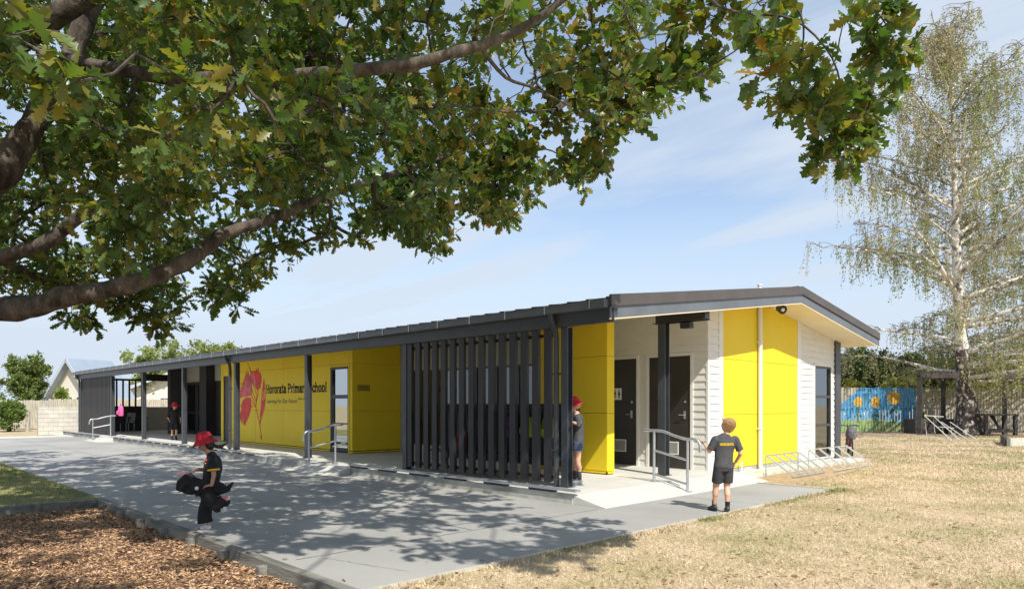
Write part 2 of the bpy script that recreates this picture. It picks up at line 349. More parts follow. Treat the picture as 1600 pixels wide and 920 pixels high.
def rake(mb, y0, z0, h, x0, x1):
    for ya, yb in ((YF-.06, RY), (RY, YB+.03)):
        za, zb = zs(ya)+z0, zs(yb)+z0
        n = len(mb.v); mb.v += [(x0, ya, za), (x1, ya, za), (x1, ya, za+h), (x0, ya, za+h), (x0, yb, zb), (x1, yb, zb), (x1, yb, zb+h), (x0, yb, zb+h)]
        for q in ((0, 1, 2, 3), (7, 6, 5, 4), (0, 4, 5, 1), (1, 5, 6, 2), (2, 6, 7, 3), (3, 7, 4, 0)): mb.f.append(tuple(n+i for i in q)); mb.m.append(mb.k)
b.mi(0); rake(b, 0, -.005, .165, RXE-.018, RXE+.006)
b.mi(1); rake(b, 0, -.03, .025, RXE-.018, RXE-.004)
b.mi(2); rake(b, 0, .16, .175, RXE-.018, RXE+.026); rake(b, 0, .16, .012, RXE-.018, RXE+.034)
b.build('fascia', [M['fascia'], M['cream'], M['roofmetal']], BLD)
# gutter with straps, beam
b = MB(); b.mi(0).box(RXW, 7.90, 2.835, RXE-.03, 7.915, 2.945).box(RXW, 7.915, 2.835, RXE-.03, 8.02, 2.85).box(RXE-.045, 7.915, 2.85, RXE-.03, 8.02, 2.945).box(RXW, 8.02, 2.835, RXE-.03, 8.03, 2.965)
b.box(RXW, 7.893, 2.93, RXE-.03, 7.90, 2.948)
x = RXW+.3
while x < RXE: b.mi(1).box(x, 7.888, 2.83, x+.022, 7.898, 2.96).box(x, 7.888, 2.96, x+.022, 8.03, 2.966); x += .9
b.build('gutter', [M['fascia'], M['steel']], BLD)
b = MB().box(RXW+.15, 8.045, 2.645, RXE+.03, 8.06, 2.832).box(RXW+.15, 8.045, 2.632, RXE+.03, 8.145, 2.645).box(RXW+.15, 8.06, 2.80, RXE+.03, 8.145, 2.832)
b.build('beam', M['grey'], BLD)
# posts
def hpost(x, y, z0, z1, w=.13, d=.13):
    p = MB(); p.box(x-w/2, y-d/2, z0, x+w/2, y-d/2+.014, z1).box(x-w/2, y+d/2-.014, z0, x+w/2, y+d/2, z1).box(x-.006, y-d/2+.014, z0, x+.006, y+d/2-.014, z1)
    p.box(x-w/2-.03, y-d/2-.03, z0, x+w/2+.03, y+d/2+.03, z0+.012)
    return p
for x in (-7.16, -11.42, -15.5, -19.72, -23.94, -28.16, -32.3, -37.35):
    hpost(x, 8.16, SZ, 2.63 if x > -37 else 2.63).build('post', M['grey'], BLD)
hpost(-7.13, 10.80, SZ, 2.90, .15, .15).build('post', M['grey'], BLD)
MB().box(-7.26, 10.73, 2.90, RXE-.05, 10.87, 3.06).box(-7.30, 10.69, 2.90, RXE-.05, 10.91, 2.912).build('outrigger_beam', M['dark'], BLD)
# downpipes on the verandah
def pipe(pts, r, name, m, par=None, n=12):
    return MB().tube(pts, r, n).build(name, m, par, smooth=True)
for x in (-7.33, -20.05, -37.62):
    b = MB().tube([(x, 7.97, 2.84), (x, 7.99, 2.74), (x, 8.08, 2.60), (x, 8.10, 2.45), (x, 8.10, SZ)], .045, 12); b.box(x-.055, 8.045, 1.9, x+.055, 8.16, 1.92).box(x-.055, 8.045, .7, x+.055, 8.16, .72)
    b.build('downpipe', M['grey'], BLD, smooth=True)
# slatted screens
def slats(xa, xb, pitch, w, d, z0, z1, y=8.12, name='slat_screen'):
    b = MB(); n = int(round((xb-xa)/pitch))
    for i in range(n+1):
        x = xa+(xb-xa)*i/n; b.box(x-w/2, y-d/2, z0, x+w/2, y+d/2, z1)
    b.box(xa-.1, y+d/2+.002, z0+.05, xb+.1, y+d/2+.045, z0+.10).box(xa-.1, y+d/2+.002, z1-.12, xb+.1, y+d/2+.045, z1-.07)
    return b.build(name, M['slat'], BLD)
slats(-11.24, -7.52, .266, .140, .06, SZ+.06, 2.628)
slats(-36.95, -32.45, .20, .125, .05, SZ+.02, 2.628)
# concrete upstand, steel edge rail on packers
b = MB()
for xa, xb in ((-37.9, -31.62), (-29.58, -14.32), (-12.48, SX)):
    b.mi(0).box(xa, SY-.022, -.1, xb, SY-.002, SZ+.01)
    if xb == -14.32: xb = -16.8
    b.mi(1).box(xa, SY-.06, .182, xb+(.09 if xb == SX else 0), SY+.06, .208)
    x = xa+.05
    while x < xb: b.mi(2).box(x, SY-.05, SZ+.012, x+(.5 if xb == SX else .35), SY+.05, .181); x += 1.02 if xb == SX else .8
b.build('edge_rail', [M['concrete_old'], M['steel'], M['dark']], BLD)
# ---- weatherboards
def boards_x(b, X, y0, y1, z0, z1, p=.146):
    z = z0
    while z < z1-.01:
        zt = min(z+p, z1); b.poly([(X+.024, y0, z), (X+.024, y1, z), (X+.005, y1, zt), (X+.005, y0, zt)]); b.poly([(X, y0, z), (X, y1, z), (X+.024, y1, z), (X+.024, y0, z)]); z += p
def boards_y(b, Y, x0, x1, z0, z1, p=.146):
    z = z0
    while z < z1-.01:
        zt = min(z+p, z1); b.poly([(x0, Y-.024, z), (x1, Y-.024, z), (x1, Y-.005, zt), (x0, Y-.005, zt)]); b.poly([(x0, Y, z), (x1, Y, z), (x1, Y-.024, z), (x0, Y-.024, z)]); z += p
DY = 12.08
b = MB()
for xa, xb, za in ((-10.0, -9.62, SZ), (-8.57, -8.38, SZ), (-7.28, WX, SZ), (-9.62, -8.57, 2.46), (-8.38, -7.28, 2.46)):
    z0 = SZ+.146*math.ceil((za-SZ)/.146) if za > 1 else SZ; 
    if z0 > za: b.poly([(xa, DY-.012, za), (xb, DY-.012, za), (xb, DY-.012, z0), (xa, DY-.012, z0)])
    boards_y(b, DY, xa, xb, z0, 3.40)
b.poly([(-10, DY, SZ), (WX, DY, SZ), (WX, DY, 3.4), (-10, DY, 3.4)])
Yt0 = onX(1122, WX); Yy0 = onX(1128, WX); Yy1 = onX(1244.5, WX); Yw0 = onX(1250, WX); Ywin0 = onX(1272, WX); Ywin1 = onX(1297, WX); Yc0 = onX(1302.5, WX); Yc1 = onX(1310, WX)
ZW0 = zat(713, WX, Ywin0); ZW1 = zat(571, WX, Ywin0)
for ya, yb, za, zb in ((DY+.02, Yt0, SZ, 4), (Yw0, Ywin0-.04, .10, 4), (Ywin1+.04, Yc0, .10, 4), (Ywin0-.04, Ywin1+.04, ZW1+.04, 4), (Ywin0-.04, Ywin1+.04, .10, ZW0-.03)):
    z0 = .10 if za < .2 else za
    boards_x(b, WX, ya, yb, za, zb)
b.poly([(WX-.001, DY, 0), (WX-.001, Ywin0-.03, 0), (WX-.001, Ywin0-.03, 4), (WX-.001, DY, 4)]); b.poly([(WX-.001, Ywin1+.03, 0), (WX-.001, Yc1, 0), (WX-.001, Yc1, 4), (WX-.001, Ywin1+.03, 4)])
b.poly([(WX-.001, Ywin0-.03, ZW1+.03), (WX-.001, Ywin1+.03, ZW1+.03), (WX-.001, Ywin1+.03, 4), (WX-.001, Ywin0-.03, 4)]); b.poly([(WX-.001, Ywin0-.03, 0), (WX-.001, Ywin1+.03, 0), (WX-.001, Ywin1+.03, ZW0-.02), (WX-.001, Ywin0-.03, ZW0-.02)])
nf = Vector((0, -SL, 1)); nb = Vector((0, SL, 1))
b.clip((0, RY, ZR-.003), nf); b.clip((0, RY, ZR-.003), nb)
b.build('weatherboard_cladding', M['white'], BLD)
b = MB()                                     # corner boards and trims
b.box(WX-.002, Yt0, SZ, WX+.03, Yy0-.003, 4).box(WX-.002, Yy1+.003, .1, WX+.03, Yw0, 4)
b.box(WX-.02, DY-.028, SZ, WX+.026, DY+.018, 4)
for xa, xb in ((-9.62, -8.57), (-8.38, -7.28)):
    b.box(xa, DY-.035, SZ, xa+.06, DY+.02, 2.46).box(xb-.06, DY-.035, SZ, xb, DY+.02, 2.46).box(xa+.06, DY-.035, 2.40, xb-.06, DY+.02, 2.46)
for ya, yb, za, zb in ((Ywin0-.04, Ywin0-.005, ZW0-.03, ZW1+.04), (Ywin1+.005, Ywin1+.04, ZW0-.03, ZW1+.04)): b.box(WX-.002, ya, za, WX+.03, yb, zb)
b.box(WX-.002, Ywin0-.005, ZW1+.004, WX+.03, Ywin1+.005, ZW1+.04)
b.clip((0, RY, ZR-.004), nf); b.clip((0, RY, ZR-.004), nb)
b.build('trim_boards', M['trim'], BLD)
b = MB(); b.box(WX-.05, Yc0, .05, WX+.06, Yc1, 4); b.clip((0, RY, ZR-.004), nb); b.build('corner_board', M['grey'], BLD)
# yellow panels of the end wall
def panels_x(b, X, ys_, zs_, g=.008, t=.012):
    for i in range(len(ys_)-1):
        for j in range(len(zs_)-1): b.mi(0).box(X, ys_[i]+g/2, zs_[j]+g/2, X+t, ys_[i+1]-g/2, zs_[j+1]-g/2)
    b.mi(1).box(X-.004, ys_[0]+.01, zs_[0]+.01, X+.001, ys_[-1]-.01, zs_[-1])
def panels_y(b, Y, xs_, zs_, g=.008, t=.012):
    for i in range(len(xs_)-1):
        for j in range(len(zs_)-1): b.mi(0).box(xs_[i]+g/2, Y-t, zs_[j]+g/2, xs_[i+1]-g/2, Y, zs_[j+1]-g/2)
    b.mi(1).box(xs_[0]+.01, Y-.001, zs_[0]+.01, xs_[-1]-.01, Y+.004, zs_[-1]-.01)
ZJ1 = zat(559.9, WX, onX(1128.7, WX)); ZJ2 = zat(647.3, WX, onX(1128.7, WX)); ZYB = .14
Yp = onX(1183.5, WX)
b = MB(); panels_x(b, WX+.012, [Yy0, Yp, Yy1], [ZYB, ZJ2, ZJ1, 4.2]); b.clip((0, RY, ZR-.004), nf); b.clip((0, RY, ZR-.004), nb)
b.build('yellow_cladding', [M['yellow'], M['joint']], BLD)
b = MB(); b.box(WX-.02, DY+.03, -.05, WX+.008, Yc1, ZYB-.01); b.build('foundation_wall', M['concrete_old'], BLD)
Yd = onX(1187.5, WX+.08)
b = MB().tube([(WX+.085, Yd, zs(Yd)-.0), (WX+.085, Yd, .1), (WX+.13, Yd, .05), (WX+.2, Yd, .05)], .045, 14)
for z in (.9, 2.75): b.box(WX+.02, Yd-.055, z, WX+.135, Yd+.055, z+.025)
b.build('downpipe', M['trim'], BLD, smooth=True)
MB().box(WX+.05, Yd-.22, -.02, WX+.3, Yd+.22, .06).build('gully_block', M['concrete'], BLD, bevel=.02)
b = MB().tube([(WX+.02, Yd-.85, .2), (WX+.10, Yd-.85, .2), (WX+.10, Yd-.85, .02)], .016, 8); b.tube([(WX+.07, Yd-.85, .2), (WX+.12, Yd-.85, .25)], .02, 8); b.build('garden_tap', M['white_pl'], BLD, smooth=True)
# end wall window
def window_x(X, y0, y1, z0, z1, trans, name='window'):
    b = MB(); f = .045; b.box(X-.06, y0, z0, X+.02, y0+f, z1).box(X-.06, y1-f, z0, X+.02, y1, z1).box(X-.06, y0+f, z0, X+.02, y1-f, z0+f).box(X-.06, y0+f, z1-f, X+.02, y1-f, z1)
    for z in trans: b.box(X-.055, y0+f, z-.03, X+.018, y1-f, z+.03)
    w = b.build(name, M['frame'], BLD)
    MB().box(X-.03, y0+f, z0+f, X-.024, y1-f, z1-f).build('pane', M['endglass'], w)
    return w
window_x(WX, Ywin0, Ywin1, ZW0, ZW1, (zat(619, WX, Ywin0), zat(664, WX, Ywin0)))
b = MB()                                      # room behind that window: walls, a desk, a blind
b.mi(0).poly([(WX-2.2, 15.9, .1), (WX-2.2, 18.5, .1), (WX-2.2, 18.5, 3), (WX-2.2, 15.9, 3)]); b.poly([(WX-.05, 15.9, .1), (WX-2.2, 15.9, .1), (WX-2.2, 15.9, 3), (WX-.05, 15.9, 3)]); b.poly([(WX-.07, 18.5, .1), (WX-2.2, 18.5, .1), (WX-2.2, 18.5, 3), (WX-.07, 18.5, 3)])
b.poly([(WX-.05, 15.9, .12), (WX-2.2, 15.9, .12), (WX-2.2, 18.5, .12), (WX-.05, 18.5, .12)]); b.poly([(WX-.05, 15.9, 2.98), (WX-2.2, 15.9, 2.98), (WX-2.2, 18.5, 2.98), (WX-.05, 18.5, 2.98)])
b.mi(1).box(WX-1.0, 16.2, .8, WX-.2, 18.2, .84)
b.build('room', [mat('room_wall', (.5, .52, .46), .8, var=.1), mat('desk_top', (.55, .6, .6), .5, var=.1)], BLD)
# doors of the porch
def door(x0, x1, y, z1):
    d = MB().box(x0, y-.012, SZ+.012, x1, y+.03, z1).build('door', M['door'], BLD)
    hx = x1-.13
    b = MB().box(hx-.025, y-.02, 1.14, hx+.025, y-.013, 1.30).tube([(hx, y-.013, 1.22), (hx, y-.06, 1.22), (hx-.11, y-.06, 1.22)], .010, 8); b.build('handle', M['steel'], d, smooth=True); MB().tube([(hx+.01, y-.013, 1.48), (hx+.01, y-.025, 1.48)], .025, 10).build('lock', M['steel'], d, smooth=True)
    b = MB(); vx0, vx1, vz0, vz1 = x0+.3, x1-.27, .42, .68
    b.mi(0).box(vx0, y-.022, vz0, vx1, y-.013, vz0+.02).box(vx0, y-.022, vz1-.02, vx1, y-.013, vz1).box(vx0, y-.022, vz0+.02, vx0+.02, y-.013, vz1-.02).box(vx1-.02, y-.022, vz0+.02, vx1, y-.013, vz1-.02)
    z = vz0+.025
    while z < vz1-.03: b.mi(1).beam((vx0+.02, y-.0165, z+.006), (vx1-.02, y-.0165, z+.006), .004, .015, (0, -.5, 1)); z += .018
    b.build('vent', [M['white_pl'], mat('vent_grey', (.42, .42, .4), .6, var=.05)], d)
    return d
d1 = door(-9.555, -8.635, DY-.0, 2.395)
b = MB().box(-9.26, DY-.019, 1.53, -9.03, DY-.0125, 1.78); s_ = b.build('restroom_sign', M['white_pl'], d1)
for cx, skirt in ((-9.20, 0), (-9.09, 1)):
    b = MB().tube([(cx, DY-.0195, 1.735), (cx, DY-.0215, 1.735)], .016, 12)
    if skirt: b.poly([(cx-.014, DY-.021, 1.712), (cx-.034, DY-.021, 1.63), (cx+.034, DY-.021, 1.63), (cx+.014, DY-.021, 1.712)])
    else: b.box(cx-.024, DY-.021, 1.64, cx+.024, DY-.0195, 1.712)
    b.box(cx-.017, DY-.021, 1.56, cx-.004, DY-.0195, 1.645).box(cx+.004, DY-.021, 1.56, cx+.017, DY-.0195, 1.645)
    b.build('pictogram', M['black'], s_)
door(-8.315, -7.345, DY-.0, 2.395)
# yellow wing wall of the porch
WY0, WY1, WXR, WXL = 10.125, 10.335, -7.91, -9.80
ZJa = zat(522+0, WXR, WY0); zj = lambda py: zat(py, WXR, WY0)
ZA = zj(555.5); ZB = zj(645)
b = MB(); panels_y(b, WY0, [WXL, WXR], [.20, ZB, ZA, 3.3]); panels_x(b, WXR, [WY0-.012, WY1], [.20, ZB, ZA, 3.3]); b.mi(0).box(WXL, WY0+.005, .17, WXR-.005, WY1, 3.3)
b.mi(0).box(WXL, WY0-.02, .155, WXR+.02, WY0+.004, .185).box(WXR-.004, WY0-.02, .155, WXR+.02, WY1, .185)
b.mi(2).box(WXL, WY0+.01, SZ, WXR-.01, WY1, .17)
b.clip((0, RY, ZR-.004), nf); b.build('wing_wall', [M['yellow'], M['joint'], M['dark']], BLD)
# wall behind the screen, return wall, windows
b = MB(); b.mi(0).box(-16.0, 11.2, 2.35, -10.0, 11.3, 3.3).box(-16.0, 11.2, SZ, -10.0, 11.3, .35).box(-10.1, 11.3, SZ, -10.0, DY+.2, 3.4)
for x in (-15.45, -12.9, -10.5): b.box(x-.07 if x > -15 else -16, 11.2, .35, x+.07 if x < -10.6 else -10.0, 11.3, 2.35)
b.clip((0, RY, ZR-.004), nf); b.build('rear_wall', M['wallgrey'], BLD)
for xa, xb in ((-15.38, -12.97), (-12.83, -10.57)):
    n = 3; b = MB(); f = .05
    b.box(xa, 11.21, .35, xb, 11.27, .40).box(xa, 11.21, 2.30, xb, 11.27, 2.35)
    for k in range(n+1): x = xa+(xb-xa-f)*k/n; b.box(x, 11.215, .40, x+f, 11.265, 2.30)
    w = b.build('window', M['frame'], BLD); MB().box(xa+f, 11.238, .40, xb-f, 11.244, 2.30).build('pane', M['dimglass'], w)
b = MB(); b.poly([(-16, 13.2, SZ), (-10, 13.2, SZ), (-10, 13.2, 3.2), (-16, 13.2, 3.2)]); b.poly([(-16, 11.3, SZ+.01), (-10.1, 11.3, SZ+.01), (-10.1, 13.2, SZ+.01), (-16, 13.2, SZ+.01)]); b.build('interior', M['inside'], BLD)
# the yellow block with the lettering
GY, GX0, GX1 = 9.69, -24.75, -16.0
zg = lambda py, px: zat(py, onY(px, GY), GY)
ZG1 = zg(577.5, 420); ZG2 = zg(640.5, 420)
wx0, wx1 = onY(517, GY), onY(545.5, GY); wz0, wz1 = .17, zg(573, 530)
dxr = -23.95                                   # narrow door at the left end of the block
b = MB()
xsj = [dxr, -21.93, -19.93, wx0-.0]
for i in range(3):
    panels_y(b, GY, [xsj[i], xsj[i+1]], [.20, ZG2, ZG1, 3.0])
panels_y(b, GY, [wx1, GX1+.012], [.20, ZG2, ZG1, 3.0]); panels_y(b, GY, [wx0, wx1], [wz1, ZG1+.0001, 3.0] if wz1 < ZG1 else [wz1, 3.0])
panels_y(b, GY, [GX0, GX0+.22], [.17, ZG1, 3.0]); panels_y(b, GY, [GX0+.22, dxr], [2.42, 3.0])
panels_x(b, GX1, [GY-.0, 11.2], [.20, ZG2, ZG1, 3.2])
for k in (0, 1): b.mi(0).box(dxr, GY-.03, .15, wx0, GY+.0, .185) if k == 0 else b.box(wx1, GY-.03, .15, GX1+.03, GY, .185)
b.box(GX1, GY, .15, GX1+.03, 11.2, .185)
b.mi(0).box(wx1+.005, GY-.03, .19, wx1+.05, GY-.013, wz1+.05).box(wx0-.05, GY-.03, wz1+.005, wx1+.005, GY-.013, wz1+.05)
b.mi(2).box(GX0, GY+.02, SZ, GX1-.02, GY+.04, .16).box(GX1-.05, GY+.03, SZ, GX1-.02, 11.2, .16)
b.mi(2).box(GX0+.05, GY+.06, SZ, wx0-.05, GY+.10, 2.98).box(wx1+.05, GY+.06, SZ, GX1-.03, GY+.10, 2.98)
b.clip((0, RY, ZR-.004), nf); b.build('yellow_block', [M['yellow'], M['joint'], M['dark']], BLD)
b = MB().box(wx0, GY-.02, wz0, wx0+.06, GY+.03, wz1).box(wx1-.05, GY-.02, wz0, wx1, GY+.03, wz1).box(wx0+.06, GY-.02, wz1-.06, wx1-.05, GY+.03, wz1).box(wx0+.06, GY-.02, wz0, wx1-.05, GY+.03, wz0+.1)
zt = zg(618, 530); b.box(wx0+.06, GY-.015, zt-.07, wx1-.05, GY+.025, zt+.03); zt2 = zg(661, 530); b.box(wx0+.06, GY-.015, zt2-.02, wx1-.05, GY+.025, zt2+.02)
w = b.build('window', M['frame'], BLD); MB().box(wx0+.06, GY+.0, wz0+.1, wx1-.05, GY+.006, wz1-.06).build('pane', M['glass'], w)
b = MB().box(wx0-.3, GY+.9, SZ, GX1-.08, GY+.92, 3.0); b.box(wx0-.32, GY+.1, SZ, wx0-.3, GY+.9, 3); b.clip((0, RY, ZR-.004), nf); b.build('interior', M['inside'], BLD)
MB().box(GX0+.22, GY+.02, SZ+.02, dxr, GY+.06, 2.42).build('door', M['door'], BLD)
# plaque on the brown shaded side
pz0, pz1 = zat(610, GX1, onX(572, GX1)), zat(601, GX1, onX(572, GX1)); py0, py1 = onX(558, GX1), onX(577, GX1)
pl = MB().box(GX1+.013, py0, pz0, GX1+.021, py1, pz1).build('plaque', mat('plaque_yellow', (.42, .31, .02), .5, var=.05), BLD)
b = MB().box(GX1+.0215, py0+.05, pz1-.07, GX1+.0225, py0+.30, pz1-.05).box(GX1+.0215, py0+.05, pz0+.035, GX1+.0225, py0+.36, pz0+.045)
for a in ((py0, pz0, py1, pz0+.012), (py0, pz1-.012, py1, pz1), (py1-.012, pz0+.012, py1, pz1-.012), (py0, pz0+.012, py0+.012, pz1-.012)): b.box(GX1+.0215, a[0], a[1], GX1+.0225, a[2], a[3])
b.build('plaque_print', mat('plaque_ink', (.1, .06, .02), .6, var=.05), pl)
# glazed doors and upper panel to the left of the yellow block
LY = 11.2
b = MB(); b.mi(0).box(-32.6, LY, 2.42, GX0, LY+.1, 3.2); b.mi(1).box(-32.9, LY-.7, SZ, -32.55, LY+.1, 3.1).box(-30.05, LY-.35, SZ, -29.3, LY+.1, 3.2).box(-29.3, LY+.04, SZ, GX0, LY+.1, 2.42)
b.box(-32.7, 15.5, SZ, -32.62, 19.0, 3.3)
b.clip((0, RY, ZR-.004), nf); b.clip((0, RY, ZR-.004), nb); b.build('rear_wall', [M['wallgrey'], M['dark']], BLD)
b = MB(); x0, x1 = -32.55, -30.05
for x in (x0, x0+1.12, x0+1.28, x1-.1): b.box(x, LY-.03, SZ+.01, x+.1, LY+.03, 2.42)
b.box(x0+.1, LY-.028, 2.3, x1-.1, LY+.028, 2.42).box(x0+.1, LY-.028, SZ+.01, x0+1.12, LY+.028, .3).box(x0+1.38, LY-.028, SZ+.01, x1-.1, LY+.028, .3).box(x0+.1, LY-.026, 1.05, x0+1.12, LY+.026, 1.12).box(x0+1.38, LY-.026, 1.05, x1-.1, LY+.026, 1.12)
w = b.build('glazed_door', M['frame'], BLD); MB().box(x0+.1, LY-.004, .3, x1-.1, LY+.004, 2.3).build('pane', M['clearglass'], w)
b = MB(); b.poly([(-32.6, 16.5, SZ), (GX0, 16.5, SZ), (GX0, 16.5, 3), (-32.6, 16.5, 3)]); b.poly([(-37.3, LY+1, SZ-.02), (GX0, LY+1, SZ-.02), (GX0, 16.5, SZ-.02), (-37.3, 16.5, SZ-.02)]); b.build('interior', mat('teal_interior', (.45, .52, .50), .8, var=.4, scale=1.5), BLD)
# back and far end
b = MB(); b.box(-32.6, 18.70, 0, WX-.06, 18.80, 3.05); b.build('back_wall', M['white'], BLD)
EX = -37.4
b = MB(); b.mi(0).box(EX-.05, 8.25, 1.18, EX+.05, 10.75, 1.36).box(EX-.05, 8.25, SZ, EX-.02, 10.75, 1.18).box(EX-.06, 10.72, SZ, EX+.06, 10.88, 2.95).box(EX-.06, 12.1, SZ, EX+.3, 12.3, 3.1).box(EX-.05, 10.88, 2.62, EX+.05, 12.1, 2.95).box(EX-.05, 15.5, SZ, EX+.05, 19.0, 2.8).box(EX-.05, 8.25, 2.60, EX+.05, 10.72, 2.70)
for k in range(9): y = 8.5+k*.28; b.box(EX-.05, y-.035, 1.36, EX+.02, y+.035, 2.60)
b.clip((0, RY, ZR-.004), nf); b.build('end_screen', M['dark'], BLD)
# fittings
b = MB(); b.tube([(-6.62, 14.46, 3.56), (-6.62, 14.46, 3.50)], .05, 12); b.mi(0).tube([(-6.66, 14.50, 3.50), (-6.52, 14.36, 3.44)], [.075, .095], 14); l_ = b.build('floodlight', M['black'], BLD, smooth=True)
MB().ell((-6.515, 14.355, 3.437), (.04, .04, .04)).build('lamp_lens', M['white_pl'], l_, smooth=True)
b = MB().box(-6.75, 10.73, 2.78, -6.55, 10.87, 2.885).box(-6.68, 10.77, 2.885, -6.62, 10.83, 2.90); b.build('bulkhead_light', M['black'], BLD, bevel=.01)
v = at(939, 470, 13.6); b = MB(); b.tube([(v.x, v.y, 3.1), (v.x, v.y, v.z-.02)], .11, 14).ell((v.x, v.y, v.z-.01), (.17, .17, .07)); b.build('roof_vent', M['steel'], BLD, smooth=True)
v = at(1187, 446, 17.4); b = MB().tube([(v.x, v.y, 3.5), (v.x, v.y, v.z)], .045, 10).tube([(v.x, v.y, v.z), (v.x, v.y, v.z+.03)], .065, 10); b.build('flue_pipe', M['white_pl'], BLD, smooth=True)
# kept board for bags behind the screen (bench unit)
BEN = empty('bag_bench', 'dark bag rack and bench standing behind the slatted screen near the porch', 'bag rack', (-9.4, 8.7, SZ))
b = MB().box(-11.1, 8.85, .36, -7.5, 8.88, 1.43); b.build('back_panel', M['dark'], BEN)
b = MB().box(-11.1, 8.42, 1.27, -7.5, 8.46, 1.44).box(-11.1, 8.46, 1.40, -7.5, 8.85, 1.44); b.build('shelf', M['dark'], BEN)
b = MB().box(-11.1, 8.5, .50, -7.5, 8.9, .54)
for x in (-11.05, -9.3, -7.56): b.box(x, 8.52, SZ, x+.06, 8.57, .5).box(x, 8.83, SZ, x+.06, 8.88, .5)
b.build('bench_seat', M['dark'], BEN)
def bag(x, y, z, w, d, h, m, lab, cat='backpack', rz=0):
    e = empty('school_bag', lab, cat, (x, y, z), rz)
    b = MB(); b.tube([(0, 0, 0), (0, 0, .03), (0, 0, h*.5), (0, 0, h*.85), (0, 0, h)], [(w*.44, d*.4), (w*.5, d*.5), (w*.5, d*.5), (w*.42, d*.42), (w*.2, d*.2)], 16, side=(1, 0, 0)); b.build('body', m, e, local=True, smooth=True)
    b = MB().tube([(0, -d*.42, h*.1), (0, -d*.62, h*.2), (0, -d*.62, h*.42), (0, -d*.45, h*.5)], [(w*.3, .01), (w*.36, .03), (w*.36, .03), (w*.3, .01)], 10, side=(1, 0, 0)); b.build('pocket', m, e, local=True, smooth=True)
    b = MB().tube([(-.03, 0, h*.97), (-.03, 0, h+.06), (.03, 0, h+.06), (.03, 0, h*.97)], .008, 6); b.build('strap', M['black'], e, local=True, smooth=True)
    return e
bag(-8.02, 8.66, .86, .28, .2, .36, mat('lime_cloth', (.35, .5, .03), .8, var=.2), 'lime green school bag hung behind the slats nearest the corner post')
bag(-8.50, 8.66, .86, .28, .2, .36, mat('lime_cloth_pale', (.42, .52, .08), .8, var=.2), 'pale lime school bag hung behind the slats second from the corner post')
bag(-8.98, 8.66, .84, .30, .2, .38, mat('purple_cloth', (.16, .09, .26), .8, var=.2), 'purple and white school bag hung behind the slats beside the lime bags')
bag(-10.3, 8.66, .56, .30, .2, .38, mat('red_cloth', (.35, .06, .04), .8, var=.2), 'dark red school bag sitting low behind the slatted screen')
bag(-30.72, 8.05, .98, .34, .2, .42, mat('pink_cloth', (.75, .12, .35), .8, var=.3, scale=20), 'bright pink bag hung at the top of the far handrail')
# chair and low table in the far open bay
e = empty('lounge_chair', 'black chair standing in the open bay behind the farthest handrail', 'chair', (-35.6, 9.6, SZ), R(40))
b = MB().box(-.22, -.22, .42, .22, .22, .45); b.build('seat', M['black'], e, local=True, bevel=.01)
MB().beam((0, .2, .45), (0, .32, .92), .42, .025).build('backrest', mat('chair_grey', (.2, .2, .21), .5, var=.1), e, local=True)
for x, y in ((-.2, -.2), (.2, -.2), (-.2, .2), (.2, .2)): MB().tube([(x, y, 0), (x, y, .42)], .013, 8).build('leg', M['steel'], e, local=True)
e = empty('bay_table', 'black table standing in the open bay at the far end of the verandah', 'table', (-36.2, 10.1, SZ), R(0))
MB().box(-.45, -.45, .68, .45, .45, .72).build('table_top', M['black'], e, local=True)
for x, y in ((-.4, -.4), (.4, -.4), (-.4, .4), (.4, .4)): MB().box(x-.02, y-.02, 0, x+.02, y+.02, .68).build('leg', M['black'], e, local=True)
# ---- lettering and the flower emblem on the yellow block
M['ink'] = mat('black_lettering', (0.012, 0.012, 0.010), .5, var=.05)
M['red'] = mat('emblem_red', (0.66, 0.012, 0.015), .45, var=.3, scale=9, stretch=(1, 1, .4))
M['pink'] = mat('emblem_pink', (0.60, 0.09, 0.12), .45, var=.35, scale=5)
def text_mesh(body, width, height, bold=0.0, shear=0.0, space=1.0):
    c = bpy.data.curves.new('t', 'FONT'); c.body = body; c.size = 1; c.offset = bold; c.shear = shear; c.space_character = space; c.resolution_u = 3
    o = bpy.data.objects.new('t', c); COL.objects.link(o); bpy.context.view_layer.update()
    me = bpy.data.meshes.new_from_object(o.evaluated_get(bpy.context.evaluated_depsgraph_get())); bpy.data.objects.remove(o); bpy.data.curves.remove(c)
    V = np.array([v.co for v in me.vertices]); F = [tuple(p.vertices) for p in me.polygons]; bpy.data.meshes.remove(me)
    x0, x1 = V[:, 0].min(), V[:, 0].max(); V[:, 0] = (V[:, 0]-x0)/(x1-x0)*width; V[:, 1] *= height/0.72
    return V, F
